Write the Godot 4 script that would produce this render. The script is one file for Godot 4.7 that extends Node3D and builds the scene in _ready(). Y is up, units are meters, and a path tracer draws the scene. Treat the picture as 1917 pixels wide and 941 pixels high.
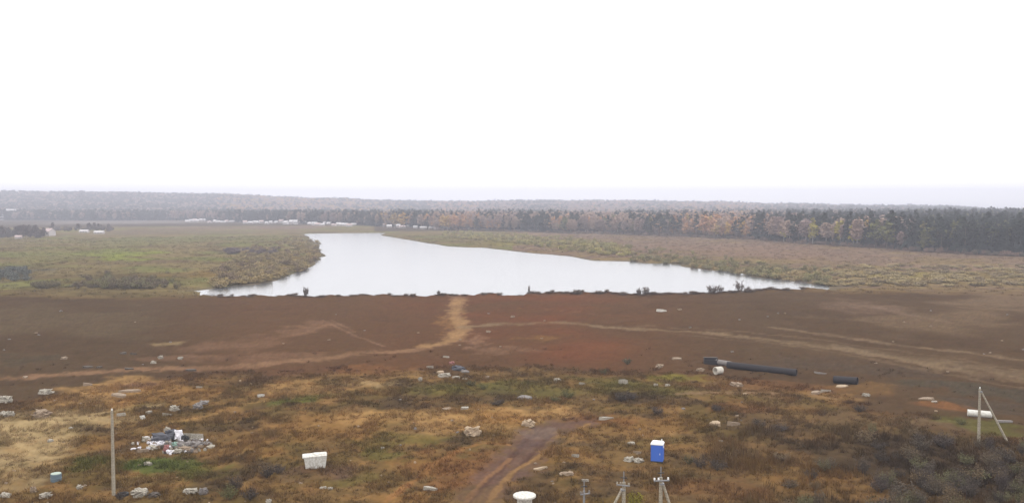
extends Node3D
# A high view over waste ground, a bare field and a lake to autumn woods and hazy hills, under an overcast sky.

const F := 1660.0          # focal length in photograph pixels (1917 x 941)
const CX := 958.5
const CY := 470.5
const EYE := 30.0          # metres above the waste ground
const HORIZON := 390.0     # photograph row of the level horizon
const WATER := -0.6
const CREST := 0.9
const BANK_BACK := 4.0

var cam_basis: Basis
var rng := RandomNumberGenerator.new()
var n_huge := FastNoiseLite.new()
var n_big := FastNoiseLite.new()
var n_mid := FastNoiseLite.new()
var n_small := FastNoiseLite.new()
var n_fine := FastNoiseLite.new()
var lake: PackedVector2Array
var crest_line: PackedVector2Array

# polar terrain grid
var rows: PackedFloat32Array
var cols: PackedFloat32Array
var hgt: PackedFloat32Array
var col: PackedColorArray
var cls: PackedByteArray
var nr := 0
var nc := 0
var names_used := {}
var mats := {}


# ---------------------------------------------------------------- start
func _ready():
	rng.seed = 20241
	var pitch := atan((CY - HORIZON) / F)
	var cam := Camera3D.new()
	cam.name = "camera"
	cam.fov = rad_to_deg(2.0 * atan(CY / F))
	cam.near = 0.5
	cam.far = 30000.0
	cam.position = Vector3(0, EYE, 0)
	cam.rotation = Vector3(-pitch, 0, 0)
	cam.current = true
	add_child(cam)
	cam_basis = Basis(Vector3.RIGHT, -pitch)

	var sky_mat := ProceduralSkyMaterial.new()
	sky_mat.sky_top_color = Color(0.985, 0.985, 0.985)
	sky_mat.sky_horizon_color = Color(1.0, 0.995, 1.0)
	sky_mat.sky_curve = 0.15
	sky_mat.ground_bottom_color = Color(0.42, 0.37, 0.33)
	sky_mat.ground_horizon_color = Color(0.95, 0.95, 0.96)
	sky_mat.ground_curve = 0.02
	sky_mat.sun_angle_max = 0.5
	sky_mat.sky_energy_multiplier = 1.40
	sky_mat.ground_energy_multiplier = 1.0
	var sky := Sky.new()
	sky.sky_material = sky_mat
	var env := Environment.new()
	env.background_mode = Environment.BG_SKY
	env.sky = sky
	env.ambient_light_source = Environment.AMBIENT_SOURCE_SKY
	env.tonemap_mode = Environment.TONE_MAPPER_LINEAR
	env.tonemap_exposure = 1.0
	env.fog_enabled = true
	env.fog_density = 0.00031
	env.fog_light_color = Color(0.94, 0.945, 1.0)
	env.sdfgi_enabled = true
	env.ssao_enabled = true
	env.ssil_enabled = true
	var we := WorldEnvironment.new()
	we.name = "world_environment"
	we.environment = env
	add_child(we)

	var sun := DirectionalLight3D.new()
	sun.name = "overcast_sun"
	sun.light_energy = 0.3
	sun.light_angular_distance = 25.0
	sun.light_color = Color(1.0, 0.97, 0.93)
	sun.shadow_enabled = true
	sun.rotation_degrees = Vector3(-50, -55, 0)
	add_child(sun)

	for a in [[n_huge, 11, 0.004], [n_big, 12, 0.016], [n_mid, 13, 0.07], [n_small, 14, 0.3], [n_fine, 15, 1.3]]:
		a[0].seed = a[1]
		a[0].frequency = a[2]
		a[0].noise_type = FastNoiseLite.TYPE_SIMPLEX_SMOOTH
		a[0].fractal_octaves = 3

	make_materials()
	make_outline()
	make_grid()
	paint_ground()
	build_terrain()
	build_water()
	build_woods()
	build_settlement()
	build_shrubs()
	build_site()
	build_rubbish()
	build_weeds()


# ---------------------------------------------------------------- helpers: picture <-> place
func ray(px: float, py: float) -> Vector3:
	return cam_basis * Vector3((px - CX) / F, -(py - CY) / F, -1.0)

func on_plane(px: float, py: float, y: float) -> Vector3:
	var r := ray(px, py)
	var t := (y - EYE) / r.y
	return Vector3(r.x * t, y, r.z * t)

func ground_at(px: float, py: float) -> Vector3:
	var y := 0.0
	var p := Vector3.ZERO
	if py > HORIZON + 75.0:
		for i in 5:
			p = on_plane(px, py, y)
			y = height_at(p.x, p.z)
		p.y = y
		return p
	# far off, walk along the line of sight until it meets the land
	var r := ray(px, py)
	var t := 500.0
	while t < 5000.0:
		p = Vector3(r.x * t, EYE + r.y * t, r.z * t)
		if p.y < height_at(p.x, p.z):
			break
		t += 6.0
	p.y = height_at(p.x, p.z)
	return p

func away(p: Vector3) -> float:
	return Vector2(p.x, p.z).length()

func bearing_px(x: float, z: float) -> float:
	return CX + F * x / maxf(-z, 0.001)

func lin(r: float, g: float, b: float) -> Color:
	return Color(r / 255.0, g / 255.0, b / 255.0).srgb_to_linear()

func curve(pts: Array, x: float) -> float:
	if x <= pts[0][0]:
		return pts[0][1]
	for i in range(1, pts.size()):
		if x <= pts[i][0]:
			var t: float = (x - pts[i - 1][0]) / (pts[i][0] - pts[i - 1][0])
			t = t * t * (3.0 - 2.0 * t)
			return lerpf(pts[i - 1][1], pts[i][1], t)
	return pts[-1][1]


# ---------------------------------------------------------------- helpers: nodes
func numbered(called: String) -> String:
	var n: int = names_used.get(called, 0)
	names_used[called] = n + 1
	return called if n == 0 else "%s_%03d" % [called, n]

func tag(o: Node3D, label: String, category: String, group := "", kind := "") -> void:
	if label:
		o.set_meta("label", label)
	if category:
		o.set_meta("category", category)
	if group:
		o.set_meta("group", group)
	if kind:
		o.set_meta("kind", kind)

func thing(called: String, label: String, category: String, at: Vector3, turn := 0.0, group := "") -> Node3D:
	var o := Node3D.new()
	o.name = numbered(called)
	add_child(o)
	o.position = at
	o.rotation.y = turn
	tag(o, label, category, group)
	return o

func part(called: String, m: Mesh, mat: Material, parent: Node3D) -> MeshInstance3D:
	var o := MeshInstance3D.new()
	o.name = called
	o.mesh = m
	o.material_override = mat
	parent.add_child(o, true)
	return o

func single(called: String, m: Mesh, mat: Material, at: Vector3, label: String, category: String, group := "") -> MeshInstance3D:
	var o := MeshInstance3D.new()
	o.name = numbered(called)
	o.mesh = m
	o.material_override = mat
	add_child(o)
	o.position = at
	tag(o, label, category, group)
	return o

func mat(key: String, c: Color, rough := 0.9, vertex := false, metal := 0.0) -> StandardMaterial3D:
	var m := StandardMaterial3D.new()
	m.resource_name = key
	m.albedo_color = Color(c.r, c.g, c.b).linear_to_srgb()
	m.roughness = rough
	m.metallic = metal
	m.vertex_color_use_as_albedo = vertex
	m.cull_mode = BaseMaterial3D.CULL_DISABLED
	mats[key] = m
	return m

func grain(m: StandardMaterial3D, seed_: int, freq: float, low: float, high: float, scale: float) -> void:
	# blotches and grain of the stuff itself, laid in object space
	var nz := FastNoiseLite.new()
	nz.seed = seed_
	nz.frequency = freq
	nz.fractal_octaves = 5
	var t := NoiseTexture2D.new()
	t.width = 256
	t.height = 256
	t.seamless = true
	t.noise = nz
	var g := Gradient.new()
	g.offsets = PackedFloat32Array([0.25, 0.75])
	g.colors = PackedColorArray([Color(low, low * 0.98, low * 0.95), Color(high, high, high)])
	t.color_ramp = g
	m.albedo_texture = t
	m.uv1_triplanar = true
	m.uv1_scale = Vector3.ONE * scale

func make_materials():
	mat("ground", Color.WHITE, 1.0, true)
	mats.ground.specular_mode = BaseMaterial3D.SPECULAR_DISABLED
	mat("leaf", Color.WHITE, 0.9, true)
	mats.leaf.specular_mode = BaseMaterial3D.SPECULAR_DISABLED
	mat("bark", Color(0.09, 0.07, 0.055), 0.95)
	mat("birch_bark", Color(0.30, 0.27, 0.24), 0.9)
	mat("pine_bark", Color(0.10, 0.065, 0.045), 0.95)
	mat("concrete", Color(0.40, 0.355, 0.28), 0.9)
	grain(mats.concrete, 5, 0.03, 0.72, 1.0, 0.8)
	mat("concrete_pale", Color(0.66, 0.62, 0.55), 0.9)
	grain(mats.concrete_pale, 6, 0.03, 0.75, 1.0, 0.6)
	mat("white", Color(0.64, 0.63, 0.59), 0.8)
	grain(mats.white, 7, 0.02, 0.86, 1.0, 0.5)
	mat("rubble_white", Color(0.54, 0.49, 0.41), 0.9)
	grain(mats.rubble_white, 8, 0.04, 0.5, 1.0, 1.0)
	mat("rubble_tan", Color(0.36, 0.27, 0.19), 0.95)
	grain(mats.rubble_tan, 9, 0.04, 0.65, 1.0, 1.0)
	mat("rubble_grey", Color(0.27, 0.245, 0.235), 0.95)
	grain(mats.rubble_grey, 10, 0.04, 0.65, 1.0, 1.0)
	mat("board_dark", Color(0.07, 0.055, 0.045), 0.95)
	mat("board_pale", Color(0.50, 0.38, 0.26), 0.9)
	grain(mats.board_pale, 21, 0.05, 0.7, 1.0, 1.0)
	mat("tarp", Color(0.10, 0.10, 0.115), 1.0)
	mats.tarp.metallic_specular = 0.2
	mat("bag_white", Color(0.70, 0.68, 0.72), 0.55)
	mat("bag_green", Color(0.20, 0.30, 0.25), 0.6)
	mat("bag_red", Color(0.26, 0.11, 0.10), 0.8)
	mat("pipe_black", Color(0.034, 0.031, 0.034), 0.75)
	mats.pipe_black.metallic_specular = 0.25
	mat("pipe_inner", Color(0.02, 0.02, 0.022), 0.9)
	mat("tyre", Color(0.025, 0.025, 0.026), 0.85)
	mat("steel", Color(0.25, 0.25, 0.26), 0.6, false, 0.3)
	mat("porcelain", Color(0.75, 0.74, 0.72), 0.3)
	mat("toilet_blue", Color(0.040, 0.125, 0.50), 0.5)
	mat("toilet_roof", Color(0.78, 0.79, 0.76), 0.5)
	mat("teal", Color(0.10, 0.14, 0.17), 0.6)
	mat("teal_lid", Color(0.30, 0.36, 0.30), 0.6)
	mat("house_wall", Color(0.48, 0.44, 0.43), 0.9)
	mat("house_white", Color(0.56, 0.53, 0.53), 0.9)
	mat("roof_pink", Color(0.46, 0.36, 0.35), 0.85)
	mat("roof_grey", Color(0.48, 0.47, 0.48), 0.8)
	mat("roof_white", Color(0.54, 0.515, 0.52), 0.8)
	mat("glass", Color(0.04, 0.045, 0.05), 0.15)
	var w := mat("water", Color(0.085, 0.09, 0.10), 0.16)
	w.metallic_specular = 0.5
	var nz := FastNoiseLite.new()
	nz.seed = 31
	nz.frequency = 0.02
	nz.fractal_octaves = 4
	var nt := NoiseTexture2D.new()
	nt.width = 512
	nt.height = 512
	nt.seamless = true
	nt.as_normal_map = true
	nt.bump_strength = 1.5
	nt.noise = nz
	w.normal_enabled = true
	w.normal_texture = nt
	w.normal_scale = 0.35
	w.uv1_triplanar = true
	w.uv1_world_triplanar = true
	w.uv1_scale = Vector3.ONE * 0.03


func ordinal(n: int) -> String:
	var few := ["first", "second", "third", "fourth", "fifth", "sixth", "seventh", "eighth", "ninth", "tenth"]
	if n <= few.size():
		return few[n - 1]
	return "%d%s" % [n, "th" if n % 100 in [11, 12, 13] else {1: "st", 2: "nd", 3: "rd"}.get(n % 10, "th")]


# ---------------------------------------------------------------- helpers: meshes
class MB:
	var v := PackedVector3Array()
	var n := PackedVector3Array()
	var c := PackedColorArray()
	var use_col := false
	var color := Color.WHITE

	func tri(a: Vector3, b: Vector3, d: Vector3, hint := Vector3.ZERO) -> void:
		var nn := (d - a).cross(b - a)
		if nn.length_squared() < 1e-14:
			return
		nn = nn.normalized()
		if hint != Vector3.ZERO and nn.dot(hint) < 0.0:
			var t := b
			b = d
			d = t
			nn = -nn
		v.append(a); v.append(b); v.append(d)
		n.append(nn); n.append(nn); n.append(nn)
		if use_col:
			c.append(color); c.append(color); c.append(color)

	func quad(a: Vector3, b: Vector3, d: Vector3, e: Vector3, hint := Vector3.ZERO) -> void:
		tri(a, b, d, hint)
		tri(a, d, e, hint)

	func smooth(a: Vector3, b: Vector3, d: Vector3, na: Vector3, nb: Vector3, nd: Vector3) -> void:
		var nn := (d - a).cross(b - a)
		if nn.length_squared() < 1e-14:
			return
		if nn.dot(na + nb + nd) < 0.0:
			v.append(a); v.append(d); v.append(b)
			n.append(na); n.append(nd); n.append(nb)
		else:
			v.append(a); v.append(b); v.append(d)
			n.append(na); n.append(nb); n.append(nd)
		if use_col:
			c.append(color); c.append(color); c.append(color)

	func box(at: Vector3, size: Vector3, bevel := 0.0, basis := Basis.IDENTITY) -> void:
		var s := size * 0.5
		var bv := minf(bevel, minf(s.x, minf(s.y, s.z)) * 0.9)
		var pt := func(ax: int, sg: Vector3) -> Vector3:
			var p := Vector3(sg.x * s.x, sg.y * s.y, sg.z * s.z)
			for k in 3:
				if k != ax:
					p[k] -= sg[k] * bv
			return at + basis * p
		for ax in 3:
			var b1 := (ax + 1) % 3
			var b2 := (ax + 2) % 3
			for s0 in [-1.0, 1.0]:
				var q := []
				for w in [[-1, -1], [1, -1], [1, 1], [-1, 1]]:
					var sg := Vector3.ZERO
					sg[ax] = s0; sg[b1] = w[0]; sg[b2] = w[1]
					q.append(pt.call(ax, sg))
				var hint := Vector3.ZERO
				hint[ax] = s0
				quad(q[0], q[1], q[2], q[3], basis * hint)
				if bv > 0.0:
					for s1 in [-1.0, 1.0]:
						var ga := Vector3.ZERO
						ga[ax] = s0; ga[b1] = s1; ga[b2] = -1
						var gb := ga
						gb[b2] = 1
						var h2 := Vector3.ZERO
						h2[ax] = s0; h2[b1] = s1
						quad(pt.call(ax, ga), pt.call(ax, gb), pt.call(b1, gb), pt.call(b1, ga), basis * h2)
		if bv > 0.0:
			for k in 8:
				var sg := Vector3(1 if k & 1 else -1, 1 if k & 2 else -1, 1 if k & 4 else -1)
				tri(pt.call(0, sg), pt.call(1, sg), pt.call(2, sg), basis * sg)

	func tube(p0: Vector3, p1: Vector3, r0: float, r1: float, sides := 8, caps := true) -> void:
		var ax := (p1 - p0).normalized()
		var u := ax.cross(Vector3.UP if absf(ax.y) < 0.9 else Vector3.RIGHT).normalized()
		var w := ax.cross(u)
		for k in sides:
			var a0 := TAU * k / sides
			var a1 := TAU * (k + 1) / sides
			var d0 := u * cos(a0) + w * sin(a0)
			var d1 := u * cos(a1) + w * sin(a1)
			smooth(p0 + d0 * r0, p0 + d1 * r0, p1 + d1 * r1, d0, d1, d1)
			smooth(p0 + d0 * r0, p1 + d1 * r1, p1 + d0 * r1, d0, d1, d0)
			if caps:
				tri(p0, p0 + d0 * r0, p0 + d1 * r0, -ax)
				tri(p1, p1 + d0 * r1, p1 + d1 * r1, ax)

	# profile of (radius, along) points turned about an axis through p
	func lathe(p: Vector3, axis: Vector3, prof: Array, sides := 24) -> void:
		var u := axis.cross(Vector3.UP if absf(axis.y) < 0.9 else Vector3.RIGHT).normalized()
		var w := axis.cross(u)
		for i in prof.size() - 1:
			var a: Vector2 = prof[i]
			var b: Vector2 = prof[i + 1]
			var t := (b - a).normalized()
			var nl := Vector2(t.y, -t.x)
			for k in sides:
				var a0 := TAU * k / sides
				var a1 := TAU * (k + 1) / sides
				var d0 := u * cos(a0) + w * sin(a0)
				var d1 := u * cos(a1) + w * sin(a1)
				var n0 := d0 * nl.x + axis * nl.y
				var n1 := d1 * nl.x + axis * nl.y
				var q0 := p + d0 * a.x + axis * a.y
				var q1 := p + d1 * a.x + axis * a.y
				var q2 := p + d1 * b.x + axis * b.y
				var q3 := p + d0 * b.x + axis * b.y
				smooth(q0, q1, q2, n0, n1, n1)
				smooth(q0, q2, q3, n0, n1, n0)

	# a lump: a rounded box pushed in and out
	func lump(at: Vector3, size: Vector3, rough: float, square: float, r: RandomNumberGenerator, cuts := 3) -> void:
		var nz := FastNoiseLite.new()
		nz.seed = r.randi() % 100000
		nz.frequency = 0.9
		var get_p := func(q: Vector3) -> Vector3:
			var round_ := q.normalized()
			var boxed := q / maxf(absf(q.x), maxf(absf(q.y), absf(q.z)))
			var p: Vector3 = round_.lerp(boxed, square)
			p *= 1.0 + rough * nz.get_noise_3dv(q * 1.3) * 1.6
			return at + p * size * 0.5
		for ax in 3:
			var b1 := (ax + 1) % 3
			var b2 := (ax + 2) % 3
			for s0 in [-1.0, 1.0]:
				for i in cuts:
					for j in cuts:
						var q := []
						for w in [[0, 0], [1, 0], [1, 1], [0, 1]]:
							var g := Vector3.ZERO
							g[ax] = s0
							g[b1] = -1.0 + 2.0 * (i + w[0]) / cuts
							g[b2] = -1.0 + 2.0 * (j + w[1]) / cuts
							q.append(get_p.call(g))
						var mid: Vector3 = (q[0] + q[1] + q[2] + q[3]) * 0.25 - at
						quad(q[0], q[1], q[2], q[3], mid)

	func done() -> ArrayMesh:
		var arr := []
		arr.resize(Mesh.ARRAY_MAX)
		arr[Mesh.ARRAY_VERTEX] = v
		arr[Mesh.ARRAY_NORMAL] = n
		if use_col:
			arr[Mesh.ARRAY_COLOR] = c
		var m := ArrayMesh.new()
		m.add_surface_from_arrays(Mesh.PRIMITIVE_TRIANGLES, arr)
		return m


# ---------------------------------------------------------------- the lie of the land
func make_outline():
	var shore := [[380, 545], [440, 538], [480, 534.5], [517, 530], [535, 524], [560, 514], [577, 503], [600, 497], [607, 490], [596, 488.5], [613, 485.5], [604, 482.5], [621, 479], [610, 473], [604, 468], [607, 463], [596, 458], [599, 454], [590, 450], [583, 443], [570, 437.5],
		[640, 436.5], [720, 436], [706, 440], [740, 446], [770, 451], [800, 456], [830, 461], [860, 463], [900, 464], [960, 471], [1000, 475], [1060, 480], [1085, 485], [1100, 488], [1180, 490], [1195, 493], [1257, 495], [1265, 499], [1320, 506], [1375, 511], [1395, 518], [1440, 523], [1490, 529], [1534, 536]]
	for s in shore:
		var p := on_plane(s[0], s[1], WATER)
		lake.append(Vector2(p.x, p.z))
	var near := [[1534, 538], [1480, 541], [1440, 542], [1370, 545], [1300, 546], [1220, 548], [1100, 547], [1040, 545], [1000, 547], [985, 551], [900, 551], [800, 552], [700, 552], [600, 553], [520, 552], [440, 552], [395, 552], [376, 549]]
	for s in near:
		var p := on_plane(s[0], s[1], CREST)
		var q := Vector2(p.x, p.z)
		crest_line.append(q)
		lake.append(q + q.normalized() * BANK_BACK)

func bank_at(px: float, back: float) -> Vector3:
	# on the bund along the near shore, a little this side of its crest
	var t := tan(atan((px - CX) / F))
	for i in crest_line.size() - 1:
		var a := crest_line[i]
		var b := crest_line[i + 1]
		var ta := a.x / -a.y
		var tb := b.x / -b.y
		if (t - ta) * (t - tb) <= 0.0:
			var q := a.lerp(b, (t - ta) / (tb - ta))
			q -= q.normalized() * back
			return Vector3(q.x, height_at(q.x, q.y) - 0.05, q.y)
	return ground_at(px, 552.0)

func lake_distance(x: float, z: float) -> float:
	# positive on land, negative on the water
	var p := Vector2(x, z)
	var best := 1e9
	var n := lake.size()
	for i in n:
		var a := lake[i]
		var b := lake[(i + 1) % n]
		var ab := b - a
		var t := clampf((p - a).dot(ab) / ab.length_squared(), 0.0, 1.0)
		best = minf(best, p.distance_squared_to(a + ab * t))
	best = sqrt(best)
	return -best if Geometry2D.is_point_in_polygon(p, lake) else best

const HILL_TOP := [[-900, 78], [0, 78], [200, 80], [400, 73], [600, 58], [730, 45], [900, 43], [960, 46], [1150, 46], [1300, 39], [1480, 28], [1620, 20], [1780, 17], [1822, 9], [1860, 1], [1917, 0], [2600, 0]]
const HILL_FROM := [[0, 2500], [300, 2400], [700, 2300], [1000, 2100], [1400, 1900], [1900, 1800]]
const HILL_TO := [[0, 4400], [700, 4300], [1900, 4200]]

func land(x: float, z: float) -> float:
	var d := sqrt(x * x + z * z)
	var h := 0.0
	if z < 0.0:
		var u := bearing_px(x, z)
		if d > 450.0:
			# the ground climbs a little to the woods
			h += 3.5 * smoothstep(520.0, 900.0, d) * smoothstep(1150.0, 1900.0, u)
			h += 3.0 * smoothstep(950.0, 1500.0, d)
		if d > 950.0:
			var from := curve(HILL_FROM, u)
			var to := curve(HILL_TO, u)
			h += curve(HILL_TOP, u) * smoothstep(from, to, d) * (1.0 + 0.10 * n_huge.get_noise_2d(x * 0.35, z * 0.35))
	var rough := 1.0 - smoothstep(300.0, 700.0, d)
	h += n_big.get_noise_2d(x, z) * 0.55
	h += n_mid.get_noise_2d(x, z) * 0.30 * (0.3 + 0.7 * rough)
	if d < 420.0:
		var field := smoothstep(165.0, 185.0, d)
		h += n_small.get_noise_2d(x, z) * (0.16 if d < 190.0 else 0.10)
		h += n_fine.get_noise_2d(x, z) * lerpf(0.07, 0.03, field)
	return h

func shape_lake(x: float, z: float, h: float) -> float:
	var d := sqrt(x * x + z * z)
	if d < 255.0 or d > 1250.0 or z > 0.0:
		return h
	var u := bearing_px(x, z)
	if u < 250.0 or u > 1680.0:
		return h
	var s := lake_distance(x, z)
	if s < 0.0:
		return WATER - 0.12 - minf(2.5, -s * 0.12)
	if s < 25.0:
		h = lerpf(WATER - 0.1, h, smoothstep(0.0, 14.0 if d > 345.0 else 3.0, s))
	if d < 345.0 and s < 40.0:
		var p := Vector2(x, z)
		var best := 1e9
		for i in crest_line.size() - 1:
			var q := Geometry2D.get_closest_point_to_segment(p, crest_line[i], crest_line[i + 1])
			best = minf(best, p.distance_squared_to(q))
		var k := sqrt(best)
		h += CREST * exp(-pow(k / 3.2, 2.0)) * (0.82 + 0.75 * n_mid.get_noise_2d(x * 1.6, z * 1.6))
	return h

func make_grid():
	for k in [4.0, 14.0, 28.0, 42.0, 52.0, 60.0, 66.0]:
		rows.append(k)
	var y := 1110.0
	while y > 430.0:
		rows.append(EYE / tan(atan((CY - HORIZON) / F) + atan((y - CY) / F)))
		y -= 2.0 if y > 565.0 else 1.0
	var d: float = rows[-1]
	while d < 4700.0:
		d += 50.0
		rows.append(d)
	while d < 5600.0:
		d *= 1.15
		rows.append(d)
	var half := 36.0
	var a := -180.0
	while a < -half - 0.01:
		cols.append(deg_to_rad(a))
		a += 6.0
	for k in 901:
		cols.append(deg_to_rad(-half + 2.0 * half * k / 900.0))
	a = half + 6.0
	while a < 180.5:
		cols.append(deg_to_rad(a))
		a += 6.0
	nr = rows.size()
	nc = cols.size()
	hgt.resize(nr * nc)
	col.resize(nr * nc)
	cls.resize(nr * nc)
	for i in nr:
		for j in nc:
			var x := rows[i] * sin(cols[j])
			var z := -rows[i] * cos(cols[j])
			hgt[i * nc + j] = shape_lake(x, z, land(x, z))

func find(a: PackedFloat32Array, v: float) -> int:
	return clampi(a.bsearch(v) - 1, 0, a.size() - 2)

func height_at(x: float, z: float) -> float:
	var d := sqrt(x * x + z * z)
	var t := atan2(x, -z)
	var i := find(rows, d)
	var j := find(cols, t)
	var fi := clampf((d - rows[i]) / (rows[i + 1] - rows[i]), 0.0, 1.0)
	var fj := clampf((t - cols[j]) / (cols[j + 1] - cols[j]), 0.0, 1.0)
	var k := i * nc + j
	return lerpf(lerpf(hgt[k], hgt[k + 1], fj), lerpf(hgt[k + nc], hgt[k + nc + 1], fj), fi)

func colour_at(x: float, z: float) -> Color:
	var i := find(rows, sqrt(x * x + z * z))
	var j := find(cols, atan2(x, -z))
	return col[i * nc + j]

func class_at(x: float, z: float) -> int:
	return cls[find(rows, sqrt(x * x + z * z)) * nc + find(cols, atan2(x, -z))]


# ---------------------------------------------------------------- what the ground is made of
const NEAR_EDGE := [[-300, 720], [0, 712], [200, 694], [380, 694], [600, 690], [800, 694], [1000, 690], [1150, 700], [1300, 694], [1500, 712], [1700, 742], [1917, 760], [2300, 790]]
const FIELD_EDGE := [[-300, 528], [0, 532], [150, 545], [370, 549], [600, 553], [1000, 549], [1300, 546], [1530, 540], [1700, 536], [1917, 532], [2300, 530]]
enum {WASTE, FIELD, MEADOW, WOODLAND, TRACK}

func tone(c: Color) -> Color:
	return Color(c.r * 0.60, c.g * 0.595, c.b * 0.57)

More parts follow.
